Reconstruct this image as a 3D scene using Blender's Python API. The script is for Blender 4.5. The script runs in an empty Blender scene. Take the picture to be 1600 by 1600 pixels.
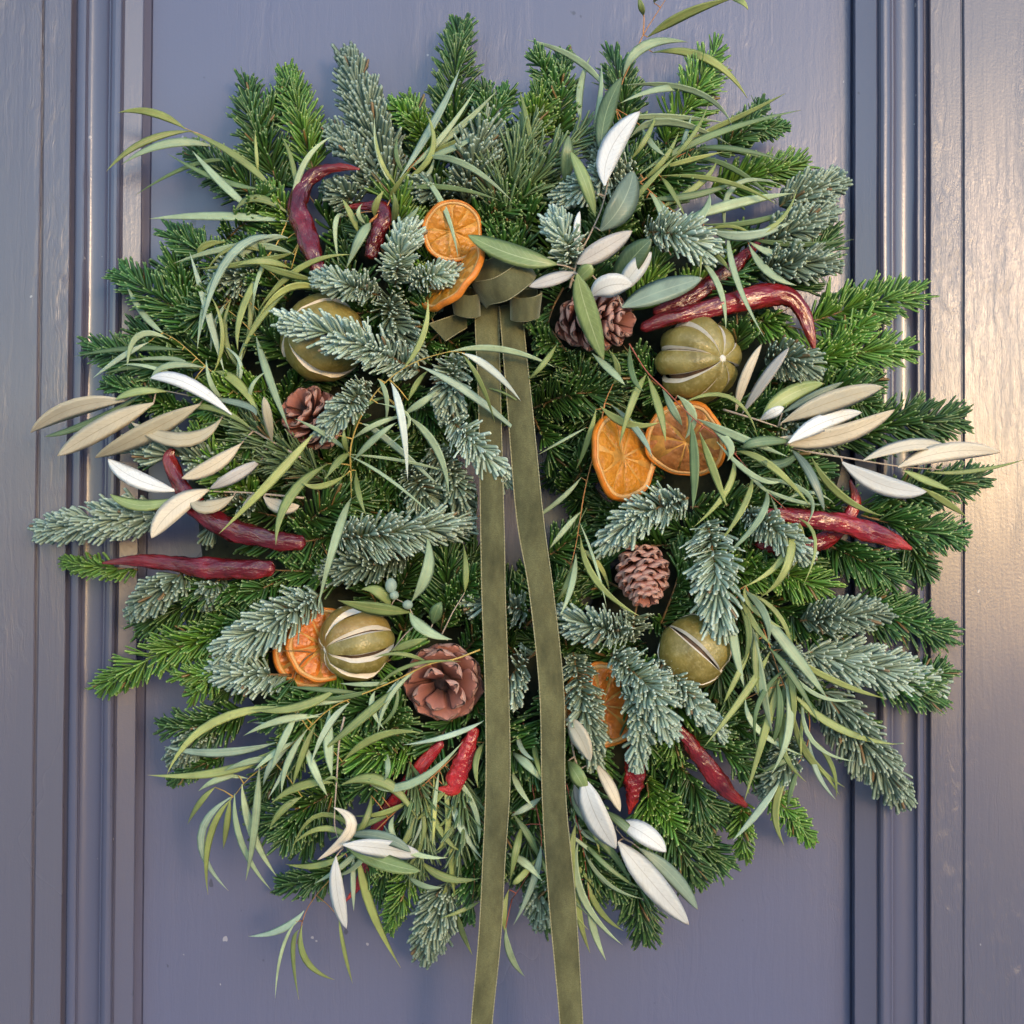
import bpy, math, random
import numpy as np
from mathutils import Vector, Matrix, noise as mnoise

random.seed(7)
RNG = np.random.default_rng(11)
S = bpy.context.scene
COL = S.collection
R = math.radians

# ------------------------------------------------------------------ camera
CAM_D = 1.0
TAN = 0.37
cam_data = bpy.data.cameras.new('camera')
cam_data.sensor_width = 36.0
cam_data.lens = 18.0 / TAN
cam_data.clip_start = 0.02
cam_data.clip_end = 400.0
cam = bpy.data.objects.new('camera', cam_data)
COL.objects.link(cam)
CROT = Matrix.Rotation(R(91.1), 3, 'X') @ Matrix.Rotation(R(0.3), 3, 'Z')
CPOS = Vector((0.0, -CAM_D, 0.0))
cam.matrix_world = Matrix.Translation(CPOS) @ CROT.to_4x4()
S.camera = cam

# ------------------------------------------------------------------ light
SUN_AZ, SUN_EL = 24.0, 8.5          # degrees right of the camera's back, above the horizon
world = bpy.data.worlds.new('World')
S.world = world
world.use_nodes = True
wn = world.node_tree
sky = wn.nodes.new('ShaderNodeTexSky')
sky.sky_type = 'NISHITA'
sky.sun_disc = False
sky.sun_elevation = R(SUN_EL)
sky.sun_rotation = R(180.0 - SUN_AZ)
sky.air_density = 1.0
sky.dust_density = 0.4
sky.ozone_density = 2.2
wn.links.new(sky.outputs['Color'], wn.nodes['Background'].inputs['Color'])
wn.nodes['Background'].inputs['Strength'].default_value = 0.15
sun_data = bpy.data.lights.new('sun', 'SUN')
sun_data.energy = 0.33
sun_data.angle = R(10)
sun_data.color = (1.0, 0.66, 0.40)
sun = bpy.data.objects.new('sun', sun_data)
COL.objects.link(sun)
SUN_DIR = Vector((math.sin(R(SUN_AZ)) * math.cos(R(SUN_EL)), -math.cos(R(SUN_AZ)) * math.cos(R(SUN_EL)), math.sin(R(SUN_EL))))
sun.rotation_euler = SUN_DIR.to_track_quat('Z', 'Y').to_euler()
sun.location = SUN_DIR * 5
S.view_settings.view_transform = 'Standard'
S.view_settings.look = 'None'
S.view_settings.gamma = 1.0
S.view_settings.exposure = 1.86

# ------------------------------------------------------------------ helpers
def P(x, y, d):
    """World point seen at photo pixel (x, y) (0..1600) that stands d metres in front of the door plane."""
    v = CROT @ Vector(((x - 800) / 800 * TAN, -(y - 800) / 800 * TAN, -1.0))
    k = (CAM_D - d) / v.y
    return CPOS + v * k

def px(d=0.08):
    return 2 * TAN * (CAM_D - d) / 1600

def tag(o, label=None, cat=None, group=None, kind=None):
    if label: o['label'] = label
    if cat: o['category'] = cat
    if group: o['group'] = group
    if kind: o['kind'] = kind
    return o

def empty(name, loc, label=None, cat=None, group=None):
    o = bpy.data.objects.new(name, None)
    o.empty_display_size = 0.01
    COL.objects.link(o)
    o.location = loc
    return tag(o, label, cat, group)

def mesh_obj(name, verts, faces, mats, parent=None, smooth=True, midx=None, sharp=None, attr=None):
    me = bpy.data.meshes.new(name)
    if parent is not None:
        off = parent_offset(parent)
        verts = [(v[0] - off[0], v[1] - off[1], v[2] - off[2]) for v in verts]
    me.from_pydata([tuple(v) for v in verts], [], faces)
    for m in (mats if isinstance(mats, (list, tuple)) else [mats]):
        me.materials.append(m)
    if midx is not None:
        me.polygons.foreach_set('material_index', midx)
    if attr is not None:
        a = me.attributes.new('at', 'FLOAT_VECTOR', 'POINT')
        a.data.foreach_set('vector', np.asarray(attr, dtype=np.float32).ravel())
    me.polygons.foreach_set('use_smooth', [smooth] * len(me.polygons))
    if sharp is not None:
        me.set_sharp_from_angle(angle=R(sharp))
    me.update()
    o = bpy.data.objects.new(name, me)
    COL.objects.link(o)
    if parent is not None:
        o.parent = parent
    return o

def parent_offset(p):
    v = Vector((0, 0, 0))
    while p is not None:
        v += p.location
        p = p.parent
    return v

def catmull(pts, n):
    """n points along a Catmull-Rom curve through pts (tuples of any length)."""
    a = np.asarray(pts, dtype=float)
    if len(a) == 2:
        t = np.linspace(0, 1, n)[:, None]
        return a[0] * (1 - t) + a[1] * t
    seg = np.linalg.norm(np.diff(a[:, :2], axis=0), axis=1) + 1e-9
    u = np.concatenate([[0], np.cumsum(seg)]) / seg.sum()
    out = []
    for q in np.linspace(0, 1, n):
        i = min(max(int(np.searchsorted(u, q, side='right')) - 1, 0), len(a) - 2)
        f = (q - u[i]) / (u[i + 1] - u[i])
        p0 = a[i - 1] if i > 0 else 2 * a[0] - a[1]
        p1, p2 = a[i], a[i + 1]
        p3 = a[i + 2] if i + 2 < len(a) else 2 * a[-1] - a[-2]
        out.append(0.5 * (2 * p1 + (p2 - p0) * f + (2 * p0 - 5 * p1 + 4 * p2 - p3) * f * f + (3 * p1 - p0 - 3 * p2 + p3) * f ** 3))
    return np.array(out)

def tube_geo(pts, radii, seg=6):
    """verts, faces of a closed tapered tube along 3-D points."""
    verts, faces = [], []
    n = len(pts)
    up = None
    for i, p in enumerate(pts):
        t = Vector(pts[min(i + 1, n - 1)]) - Vector(pts[max(i - 1, 0)])
        t.normalize()
        if up is None:
            up = Vector((0, -1, 0)) if abs(t.y) < 0.9 else Vector((1, 0, 0))
        a = (up - t * up.dot(t)).normalized()
        up = a
        b = t.cross(a)
        for k in range(seg):
            th = 2 * math.pi * k / seg
            verts.append(Vector(p) + (a * math.cos(th) + b * math.sin(th)) * radii[i])
    for i in range(n - 1):
        for k in range(seg):
            k2 = (k + 1) % seg
            faces.append((i * seg + k, i * seg + k2, (i + 1) * seg + k2, (i + 1) * seg + k))
    faces.append(tuple(range(seg - 1, -1, -1)))
    faces.append(tuple((n - 1) * seg + k for k in range(seg)))
    return verts, faces

# ------------------------------------------------------------------ materials
class NT:
    def __init__(self, name):
        self.m = bpy.data.materials.new(name)
        self.m.use_nodes = True
        self.t = self.m.node_tree
        self.b = self.t.nodes['Principled BSDF']
    def n(self, typ, **kw):
        x = self.t.nodes.new(typ)
        for k, v in kw.items():
            if k in x.inputs: x.inputs[k].default_value = v
            else: setattr(x, k, v)
        return x
    def l(self, a, b):
        self.t.links.new(a, b)
    def set(self, **kw):
        for k, v in kw.items():
            self.b.inputs[k.replace('_', ' ')].default_value = v
        return self
    def coord(self, scale=(1, 1, 1), out='Object'):
        tc = self.n('ShaderNodeTexCoord')
        mp = self.n('ShaderNodeMapping')
        mp.inputs['Scale'].default_value = scale
        self.l(tc.outputs[out], mp.inputs['Vector'])
        return mp.outputs['Vector']
    def noise(self, scale, detail=3, rough=0.55, vec=None):
        x = self.n('ShaderNodeTexNoise')
        x.inputs['Scale'].default_value = scale
        x.inputs['Detail'].default_value = detail
        x.inputs['Roughness'].default_value = rough
        if vec is not None: self.l(vec, x.inputs['Vector'])
        return x.outputs['Fac']
    def ramp(self, fac, stops, interp='LINEAR'):
        x = self.n('ShaderNodeValToRGB')
        x.color_ramp.interpolation = interp
        e = x.color_ramp.elements
        while len(e) < len(stops): e.new(0.5)
        for q, (p, c) in zip(e, stops):
            q.position = p
            q.color = tuple(c) + (1,) if len(c) == 3 else c
        self.l(fac, x.inputs['Fac'])
        return x.outputs['Color']
    def mix(self, fac, a, b, blend='MIX'):
        x = self.n('ShaderNodeMix', data_type='RGBA', blend_type=blend)
        for s, v in ((0, fac), (6, a), (7, b)):
            if isinstance(v, bpy.types.NodeSocket): self.l(v, x.inputs[s])
            elif isinstance(v, (int, float)): x.inputs[s].default_value = v
            else: x.inputs[s].default_value = tuple(v) + (1,)
        return x.outputs[2]
    def attr(self):
        a = self.n('ShaderNodeAttribute', attribute_name='at')
        s = self.n('ShaderNodeSeparateXYZ')
        self.l(a.outputs['Vector'], s.inputs[0])
        return s.outputs
    def maprange(self, v, a, b, c, d):
        x = self.n('ShaderNodeMapRange')
        self.l(v, x.inputs[0])
        for i, q in enumerate((a, b, c, d)): x.inputs[i + 1].default_value = q
        return x.outputs[0]
    def bump(self, h, strength, dist, prev=None):
        x = self.n('ShaderNodeBump')
        x.inputs['Strength'].default_value = strength
        x.inputs['Distance'].default_value = dist
        self.l(h, x.inputs['Height'])
        if prev is not None: self.l(prev, x.inputs['Normal'])
        self.l(x.outputs[0], self.b.inputs['Normal'])
        return x.outputs[0]

def paint(name, base, rough, grain, dist):
    t = NT(name)
    v = t.coord((95, 95, 2.6))
    warp = t.noise(2.2, 3, 0.6, t.coord((14, 14, 5)))
    vv = t.n('ShaderNodeVectorMath', operation='ADD')
    sc = t.n('ShaderNodeVectorMath', operation='SCALE')
    wv = t.n('ShaderNodeCombineXYZ')
    t.l(warp, wv.inputs[0]); t.l(warp, wv.inputs[1])
    t.l(wv.outputs[0], sc.inputs[0]); sc.inputs['Scale'].default_value = 2.6
    t.l(v, vv.inputs[0]); t.l(sc.outputs[0], vv.inputs[1])
    g = t.noise(1.0, 7, 0.68, vv.outputs[0])
    g = t.maprange(g, 0.36, 0.62, 0, 1)
    brush = t.noise(1.0, 3, 0.6, t.coord((330, 330, 16)))
    peel = t.noise(520, 2, 0.5, t.coord())
    big = t.noise(5.0, 4, 0.55, t.coord((1, 1, 0.6)))
    mask = t.noise(6.5, 2, 0.5, t.coord((1.6, 1, 0.5)))
    gm = t.n('ShaderNodeMath', operation='MULTIPLY')
    t.l(g, gm.inputs[0]); t.l(t.maprange(mask, 0.38, 0.62, 0.08, 1.0), gm.inputs[1])
    c = t.mix(t.maprange(big, 0.3, 0.7, 0, 1), base, tuple(q * 0.86 for q in base))
    # knocks: pale chips and dark specks in the paint film
    sp = t.noise(150, 1, 0.5, t.coord((1, 1, 0.7)))
    c = t.mix(t.maprange(sp, 0.805, 0.815, 0, 0.6), c, (0.42, 0.40, 0.42))
    sp2 = t.noise(120, 1, 0.5, t.coord((1.1, 1.3, 0.6)))
    c = t.mix(t.maprange(sp2, 0.79, 0.82, 0, 0.6), c, (0.04, 0.04, 0.05))
    t.l(c, t.b.inputs['Base Color'])
    t.l(t.maprange(big, 0.3, 0.7, rough - 0.05, rough + 0.07), t.b.inputs['Roughness'])
    t.set(Specular_IOR_Level=0.7)
    b1 = t.bump(gm.outputs[0], grain, dist)
    b2 = t.bump(brush, grain * 0.4 + 0.03, 0.0004, b1)
    t.bump(peel, 0.16, 0.0003, b2)
    return t.m

M = {}
M['panel'] = paint('panel_paint', (0.124, 0.127, 0.206), 0.23, 0.26, 0.0010)
M['stile'] = paint('stile_paint', (0.113, 0.109, 0.150), 0.23, 0.34, 0.0016)
M['mould'] = paint('moulding_paint', (0.104, 0.104, 0.158), 0.20, 0.12, 0.0008)

def needle_mat(name, c0, c1, c2, rough, spread, frost=None):
    t = NT(name)
    a = t.attr()
    c = t.ramp(a['X'], [(0.0, c0), (0.55, c1), (0.9, c1), (1.0, c2)])
    if frost:
        c = t.mix(t.maprange(a['Y'], 0.58, 0.85, 0, 0.55), c, frost)
    v = t.maprange(a['Y'], 0, 1, 1 - spread, 1 + spread)
    hsv = t.n('ShaderNodeHueSaturation')
    t.l(c, hsv.inputs['Color'])
    t.l(v, hsv.inputs['Value'])
    c2b = hsv.outputs[0]
    h = t.maprange(a['Z'], 0, 1, 0.485, 0.515)
    t.l(h, hsv.inputs['Hue'])
    t.l(t.mix(t.maprange(a['Y'], 1.1, 1.2, 0, 0.9), c2b, (0.20, 0.105, 0.035)), t.b.inputs['Base Color'])
    t.set(Roughness=rough, Specular_IOR_Level=0.55)
    return t.m

M['n'] = needle_mat('nordmann_needle', (0.030, 0.060, 0.008), (0.044, 0.115, 0.020), (0.28, 0.38, 0.14), 0.34, 0.45)
M['y'] = needle_mat('young_nordmann_needle', (0.070, 0.130, 0.012), (0.105, 0.225, 0.028), (0.36, 0.46, 0.14), 0.36, 0.4)
M['b'] = needle_mat('noble_needle', (0.070, 0.105, 0.05), (0.140, 0.196, 0.128), (0.42, 0.50, 0.38), 0.5, 0.33, (0.30, 0.345, 0.25))
M['v'] = needle_mat('silver_noble_needle', (0.11, 0.165, 0.075), (0.29, 0.385, 0.280), (0.52, 0.60, 0.48), 0.5, 0.28, (0.52, 0.60, 0.52))
M['r'] = needle_mat('rosemary_needle', (0.09, 0.14, 0.04), (0.12, 0.18, 0.07), (0.23, 0.28, 0.15), 0.45, 0.35)

def plain(name, col, rough=0.6, var=0.3, scale=60, bump=0.0, **kw):
    t = NT(name)
    f = t.noise(scale, 4, 0.6, t.coord())
    c = t.mix(t.maprange(f, 0.3, 0.7, 0, 1), tuple(x * (1 - var) for x in col), tuple(min(1, x * (1 + var)) for x in col))
    t.l(c, t.b.inputs['Base Color'])
    t.set(Roughness=rough, **kw)
    if bump: t.bump(f, bump, 0.001)
    return t.m

M['twig'] = plain('fir_twig', (0.20, 0.115, 0.045), 0.7, 0.35, 200, 0.4)
M['bark'] = plain('olive_bark', (0.42, 0.33, 0.25), 0.7, 0.25, 160, 0.4)
M['moss'] = plain('moss', (0.018, 0.022, 0.010), 0.95, 0.5, 90, 1.0)
M['stem_y'] = plain('yellow_stem', (0.50, 0.34, 0.085), 0.5, 0.25, 120)
M['stem_o'] = plain('orange_stem', (0.46, 0.20, 0.065), 0.5, 0.25, 120)
M['stem_r'] = plain('red_stem', (0.32, 0.085, 0.050), 0.5, 0.25, 120)

def leaf_mat(name, col, rib, var=0.22, rough=0.5, ribw=0.10, edge=None, sheen=0.0):
    t = NT(name)
    a = t.attr()     # X along, Y |across|, Z random
    f = t.noise(75, 4, 0.6, t.coord())
    fine = t.noise(420, 2, 0.6, t.coord())
    c = t.mix(t.maprange(f, 0.3, 0.7, 0, 1), tuple(x * (1 - var) for x in col), tuple(min(1, x * (1 + var)) for x in col))
    hsv = t.n('ShaderNodeHueSaturation')
    t.l(c, hsv.inputs['Color'])
    t.l(t.maprange(a['Z'], 0, 1, 0.78, 1.22), hsv.inputs['Value'])
    t.l(t.maprange(a['Z'], 0, 1, 0.51, 0.49), hsv.inputs['Hue'])
    c = hsv.outputs[0]
    c = t.mix(t.maprange(a['Y'], ribw, ribw * 0.3, 0, 0.75), c, rib)
    c = t.mix(t.maprange(fine, 0.64, 0.74, 0, 0.40), c, tuple(x * 0.5 for x in col))
    blot = t.noise(38, 5, 0.65, t.coord())
    c = t.mix(t.maprange(blot, 0.55, 0.75, 0, 0.45), c, (col[0] * 0.72, col[1] * 0.66, col[2] * 0.5))
    # side veins leaving the midrib
    vn = t.n('ShaderNodeMath', operation='MULTIPLY_ADD')
    t.l(a['Y'], vn.inputs[0]); vn.inputs[1].default_value = -0.16; t.l(a['X'], vn.inputs[2])
    vs = t.n('ShaderNodeMath', operation='MULTIPLY'); t.l(vn.outputs[0], vs.inputs[0]); vs.inputs[1].default_value = 88.0
    vw = t.n('ShaderNodeMath', operation='SINE'); t.l(vs.outputs[0], vw.inputs[0])
    c = t.mix(t.maprange(vw.outputs[0], 0.75, 1.0, 0, 0.16), c, rib)
    # dry tip
    c = t.mix(t.maprange(a['X'], 0.965, 1.0, 0, 0.6), c, (0.28, 0.17, 0.09))
    t.l(c, t.b.inputs['Base Color'])
    t.set(Roughness=rough)
    t.bump(f, 0.25, 0.0012)
    return t.m

LEAF = {
    'p': (leaf_mat('gum_leaf_pale', (0.31, 0.40, 0.235), (0.36, 0.40, 0.22)), leaf_mat('gum_leaf_pale_under', (0.29, 0.35, 0.21), (0.34, 0.36, 0.18))),
    't': (leaf_mat('gum_leaf_teal', (0.315, 0.410, 0.290), (0.42, 0.47, 0.32)), leaf_mat('gum_leaf_teal_under', (0.31, 0.40, 0.29), (0.36, 0.40, 0.24))),
    'o': (leaf_mat('gum_leaf_olive', (0.215, 0.265, 0.080), (0.29, 0.28, 0.10)), leaf_mat('gum_leaf_olive_under', (0.24, 0.27, 0.12), (0.30, 0.30, 0.13))),
    'y': (leaf_mat('gum_leaf_yellow', (0.33, 0.375, 0.120), (0.38, 0.36, 0.13)), leaf_mat('gum_leaf_yellow_under', (0.33, 0.35, 0.16), (0.36, 0.36, 0.16))),
    'g': (leaf_mat('gum_leaf_green', (0.115, 0.180, 0.070), (0.20, 0.25, 0.10)), leaf_mat('gum_leaf_green_under', (0.19, 0.25, 0.13), (0.24, 0.27, 0.13))),
    'w': (leaf_mat('gum_leaf_silver', (0.50, 0.55, 0.48), (0.58, 0.62, 0.5)), leaf_mat('gum_leaf_silver_under', (0.44, 0.52, 0.43), (0.4, 0.46, 0.34))),
}
OTOP = leaf_mat('olive_leaf_top', (0.110, 0.165, 0.075), (0.30, 0.36, 0.18), 0.2, 0.38, 0.06)
OTOPL = leaf_mat('olive_leaf_light', (0.24, 0.31, 0.11), (0.42, 0.48, 0.25), 0.2, 0.40, 0.06)
OGREY = leaf_mat('olive_leaf_greygreen', (0.19, 0.25, 0.185), (0.35, 0.40, 0.28), 0.18, 0.42, 0.06)
UWHITE = leaf_mat('olive_leaf_under', (0.64, 0.635, 0.60), (0.34, 0.31, 0.27), 0.06, 0.55, 0.045)
UCREAM = leaf_mat('olive_leaf_under_cream', (0.60, 0.53, 0.40), (0.36, 0.28, 0.17), 0.08, 0.55, 0.045)  # underside with warm light put into its tint
UTAN = leaf_mat('olive_leaf_under_tan', (0.54, 0.46, 0.32), (0.30, 0.22, 0.12), 0.10, 0.6, 0.045)  # deeper tint, warm light painted into the underside as well
UGREY = leaf_mat('olive_leaf_under_grey', (0.46, 0.43, 0.39), (0.27, 0.23, 0.20), 0.10, 0.6, 0.045)
LEAF.update({'G': (OTOP, UWHITE), 'L': (OTOPL, UWHITE), 'S': (OGREY, UWHITE), 'W': (UWHITE, OTOP), 'C': (UCREAM, OTOP), 'T': (UTAN, OTOP), 'U': (UGREY, OTOP)})

def chilli_mat():
    t = NT('chilli_skin')
    f = t.noise(26, 3, 0.55, t.coord((1, 1, 1)))
    f2 = t.noise(120, 4, 0.6, t.coord())
    a = t.attr()
    c = t.ramp(f, [(0.28, (0.028, 0.002, 0.004)), (0.5, (0.100, 0.005, 0.008)), (0.74, (0.25, 0.011, 0.011))])
    c = t.mix(t.maprange(a['X'], 0.72, 1.0, 0, 0.55), c, (0.34, 0.028, 0.016))
    hs = t.n('ShaderNodeHueSaturation')
    t.l(c, hs.inputs['Color'])
    t.l(t.maprange(a['Z'], 0, 1, 0.75, 2.3), hs.inputs['Value'])
    t.l(hs.outputs[0], t.b.inputs['Base Color'])
    t.set(Coat_Weight=0.4, Coat_Roughness=0.10)
    t.l(t.maprange(f2, 0.35, 0.65, 0.13, 0.27), t.b.inputs['Roughness'])
    t.set(Specular_IOR_Level=0.55)
    cv = t.n('ShaderNodeCombineXYZ')
    mx = t.n('ShaderNodeMath', operation='MULTIPLY'); t.l(a['X'], mx.inputs[0]); mx.inputs[1].default_value = 13.0
    my = t.n('ShaderNodeMath', operation='MULTIPLY'); t.l(a['Y'], my.inputs[0]); my.inputs[1].default_value = 11.0
    t.l(mx.outputs[0], cv.inputs[0]); t.l(my.outputs[0], cv.inputs[1]); t.l(f, cv.inputs[2])
    wr = t.noise(1.0, 3, 0.5, cv.outputs[0])
    b = t.bump(wr, 0.6, 0.0035)
    t.bump(f2, 0.3, 0.0010, b)
    return t.m
M['chilli'] = chilli_mat()
M['calyx'] = plain('chilli_stalk', (0.24, 0.17, 0.06), 0.7, 0.3, 200)

def peel_mat():
    t = NT('lime_peel')
    f = t.noise(42, 4, 0.6, t.coord())
    pores = t.n('ShaderNodeTexVoronoi')
    pores.inputs['Scale'].default_value = 620
    t.l(t.coord(), pores.inputs['Vector'])
    c = t.ramp(f, [(0.28, (0.150, 0.110, 0.018)), (0.48, (0.245, 0.190, 0.046)), (0.72, (0.36, 0.275, 0.075))])
    a = t.attr()
    c = t.mix(t.maprange(a['Z'], 0.6, 1.0, 0, 0.8), c, (0.36, 0.17, 0.035))
    fr = t.noise(330, 3, 0.7, t.coord())
    c = t.mix(t.maprange(fr, 0.52, 0.68, 0, 0.28), c, (0.50, 0.42, 0.20))
    t.l(c, t.b.inputs['Base Color'])
    t.set(Roughness=0.36, Specular_IOR_Level=0.65)
    b = t.bump(pores.outputs['Distance'], 0.35, 0.0006)
    t.bump(f, 0.4, 0.0015, b)
    return t.m
M['peel'] = peel_mat()
M['pith'] = plain('lime_pith', (0.76, 0.68, 0.56), 0.75, 0.12, 150, 0.3)
M['flesh'] = plain('lime_flesh', (0.12, 0.07, 0.04), 0.8, 0.5, 90, 0.5)

def scale_mat():
    t = NT('cone_scale')
    a = t.attr()    # X along, Y across, Z random
    f = t.noise(260, 4, 0.65, t.coord())
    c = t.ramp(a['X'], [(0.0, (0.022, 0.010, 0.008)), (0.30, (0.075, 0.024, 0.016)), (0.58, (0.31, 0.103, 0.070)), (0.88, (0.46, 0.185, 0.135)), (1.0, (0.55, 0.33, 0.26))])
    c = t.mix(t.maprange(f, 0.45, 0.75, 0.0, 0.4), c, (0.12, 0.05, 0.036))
    t.l(c, t.b.inputs['Base Color'])
    t.set(Roughness=0.62)
    t.bump(f, 0.5, 0.0008)
    return t.m
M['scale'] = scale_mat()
M['core'] = plain('cone_core', (0.035, 0.016, 0.014), 0.9, 0.4, 200)

def pulp_mat(name, c0, c1, c2):
    t = NT(name)
    v = t.n('ShaderNodeTexVoronoi')
    v.inputs['Scale'].default_value = 330
    v.inputs['Randomness'].default_value = 1.0
    t.l(t.coord((1, 1, 1)), v.inputs['Vector'])
    f = t.noise(75, 4, 0.65, t.coord())
    c = t.ramp(f, [(0.25, c0), (0.5, c1), (0.78, c2)])
    c = t.mix(t.maprange(v.outputs['Distance'], 0.0, 0.6, 0.0, 0.35), c, c2)
    br = t.noise(48, 4, 0.7, t.coord())
    c = t.mix(t.maprange(br, 0.56, 0.72, 0, 0.6), c, tuple(q * 0.55 for q in c0))
    sp = t.noise(190, 2, 0.5, t.coord())
    c = t.mix(t.maprange(sp, 0.72, 0.76, 0, 0.7), c, (0.06, 0.025, 0.01))
    t.l(c, t.b.inputs['Base Color'])
    t.set(Roughness=0.38, Specular_IOR_Level=0.5)
    t.bump(v.outputs['Distance'], 0.5, 0.0012)
    return t.m
M['pulp'] = pulp_mat('orange_pulp', (0.27, 0.070, 0.006), (0.50, 0.170, 0.010), (0.68, 0.31, 0.040))
M['pulp_brown'] = pulp_mat('browned_orange_pulp', (0.16, 0.042, 0.008), (0.36, 0.115, 0.022), (0.56, 0.25, 0.085))
M['pulp_red'] = pulp_mat('deep_orange_pulp', (0.34, 0.055, 0.010), (0.60, 0.13, 0.012), (0.72, 0.26, 0.03))
M['rind'] = plain('orange_rind', (0.62, 0.185, 0.016), 0.42, 0.32, 110, 0.6)
M['rind_pith'] = plain('orange_pith', (0.70, 0.40, 0.15), 0.6, 0.12, 200, 0.2)
M['membrane'] = plain('orange_membrane', (0.58, 0.29, 0.06), 0.55, 0.30, 200, 0.2)

def velvet(name, base):
    t = NT(name)
    f = t.noise(60, 5, 0.65, t.coord((1, 1, 0.45)))
    fine = t.noise(900, 2, 0.6, t.coord((1, 1, 2.2)))
    c = t.mix(t.maprange(f, 0.3, 0.7, 0, 1), tuple(x * 0.55 for x in base), tuple(x * 1.75 for x in base))  # nap patches, with lighter and darker sheen put into the colour
    c = t.mix(t.maprange(fine, 0.35, 0.7, 0, 0.5), c, tuple(x * 0.6 for x in base))
    t.l(c, t.b.inputs['Base Color'])
    t.set(Roughness=0.9, Sheen_Weight=0.9, Sheen_Roughness=0.4, Specular_IOR_Level=0.2)
    t.b.inputs['Sheen Tint'].default_value = (0.75, 0.74, 0.55, 1)
    t.bump(fine, 0.5, 0.0006)
    return t.m
M['velvet'] = velvet('olive_velvet', (0.108, 0.104, 0.048))
M['satin'] = plain('ribbon_back', (0.085, 0.095, 0.065), 0.45, 0.2, 200)
M['edging'] = plain('ribbon_edging', (0.30, 0.27, 0.145), 0.7, 0.3, 700)
M['bud'] = plain('gum_bud', (0.27, 0.34, 0.26), 0.6, 0.15, 120)
M['stone'] = plain('paving_stone', (0.33, 0.335, 0.35), 0.85, 0.15, 3, 0.3)

# ------------------------------------------------------------------ the setting
GROUND_Z = -1.45
pv = mesh_obj('pavement', [(-60, 0.6, GROUND_Z), (60, 0.6, GROUND_Z), (60, -160, GROUND_Z), (-60, -160, GROUND_Z)], [(0, 3, 2, 1)], M['stone'], smooth=False)
tag(pv, kind='structure')

def extrude_profile(name, prof, mat, parent, wob=0.00025, nz=70, sharp=28, seed=0.0):
    """prof: list of (photo x, depth mm) at mid height, extruded up the door's whole height, edges a touch uneven."""
    zs = np.concatenate([[GROUND_Z + 0.02], np.linspace(-0.55, 0.62, nz), [0.95]])
    pts = [(P(x, 800, d / 1000).x, -d / 1000) for x, d in prof]
    n = len(pts)
    verts, faces = [], []
    for z in zs:
        for (x, y) in pts:
            w = mnoise.noise(Vector((x * 9 + seed, z * 7, 0.3))) * wob + mnoise.noise(Vector((x * 40 + seed, z * 45, 1.7))) * wob * 0.5
            w2 = mnoise.noise(Vector((x * 30 + seed, z * 16, 5.1))) * wob * 0.5
            verts.append((x + w, y + w2, z))
    for i in range(len(zs) - 1):
        for k in range(n - 1):
            faces.append((i * n + k, i * n + k + 1, (i + 1) * n + k + 1, (i + 1) * n + k))
    # make them face the camera
    return mesh_obj(name, verts, faces, mat, parent, True, sharp=sharp)

door = empty('front_door', (0, 0, GROUND_Z + 0.02), 'glossy slate blue painted wooden door with a moulded panel behind the wreath', 'door')

def arc(x0, x1, d0, d1, h, n=7):
    """a rounded bead from (x0,d0) to (x1,d1) rising by h"""
    return [(x0 + (x1 - x0) * (0.5 - 0.5 * math.cos(math.pi * i / n)), d0 + (d1 - d0) * i / n + h * math.sin(math.pi * i / n)) for i in range(n + 1)]

panel_prof = [(206, -12), (229, -11.5), (231.5, -9), (1328, -9), (1332, -11.5), (1350, -12)]
left_m = ([(228, -17), (219, -17), (217.5, -14), (216.8, 2.2), (215, 3.2), (187, 6.2), (184.5, 5.5)] + arc(184, 165, 5.5, 6.5, 5.5)
          + [(163.5, 6.0)] + arc(163, 129, 6, 4.5, -4.2, 9) + [(128, 5.0)] + arc(127, 112, 4.8, 2.5, 3.2, 6) + [(111, -5), (105, -5.5), (98, -5.5)])
right_m = ([(1332.5, -16), (1334, -14), (1334.6, 1.6), (1336.5, 3.0), (1341, 3.4), (1369, 6.2), (1372, 5.4)] + arc(1372.5, 1393, 5.4, 6.5, 5.5)
           + [(1395, 6.0)] + arc(1395.5, 1430, 6, 4.5, -4.2, 9) + [(1431, 5.0)] + arc(1431.5, 1443.5, 4.8, 2.5, 3.2, 6) + [(1444.5, -5), (1452, -5.5), (1460, -5.5)])
extrude_profile('panel', panel_prof, M['panel'], door, 0.0003)
extrude_profile('moulding', left_m[::-1], M['mould'], door, 0.00035, seed=3)
extrude_profile('moulding', right_m, M['mould'], door, 0.00035, seed=8)
extrude_profile('edge_strip', [(60.5, -9), (61, -0.8), (62.5, 0), (102.5, 0), (104.3, -0.8), (104.8, -9)], M['stile'], door, 0.0004, seed=12)
extrude_profile('edge_strip', [(1452.5, -9), (1453, -0.8), (1455, 0), (1501.5, 0), (1503, -0.8), (1503.4, -9)], M['stile'], door, 0.0004, seed=15)
extrude_profile('stile', [(-2200, 0), (54.5, 0), (57, -0.9), (57.6, -3.2), (66, -3.2)], M['stile'], door, 0.0004, seed=21)
extrude_profile('stile', [(1498, -2.4), (1505.4, -2.4), (1506, -0.8), (1508, 0), (4000, 0)], M['stile'], door, 0.0004, seed=27)

# ------------------------------------------------------------------ builders for the plant material
CX, CY = 800, 770
def ring_d(x, y):
    """how far the wreath's leafy surface stands off the door at a photo position"""
    r = math.hypot(x - CX, y - CY)
    q = (r - 360) / 345
    return 0.018 + 0.068 * math.sqrt(max(0.0, 1 - q * q))

def nrm(a):
    return a / (np.linalg.norm(a, axis=-1, keepdims=True) + 1e-12)

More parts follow.
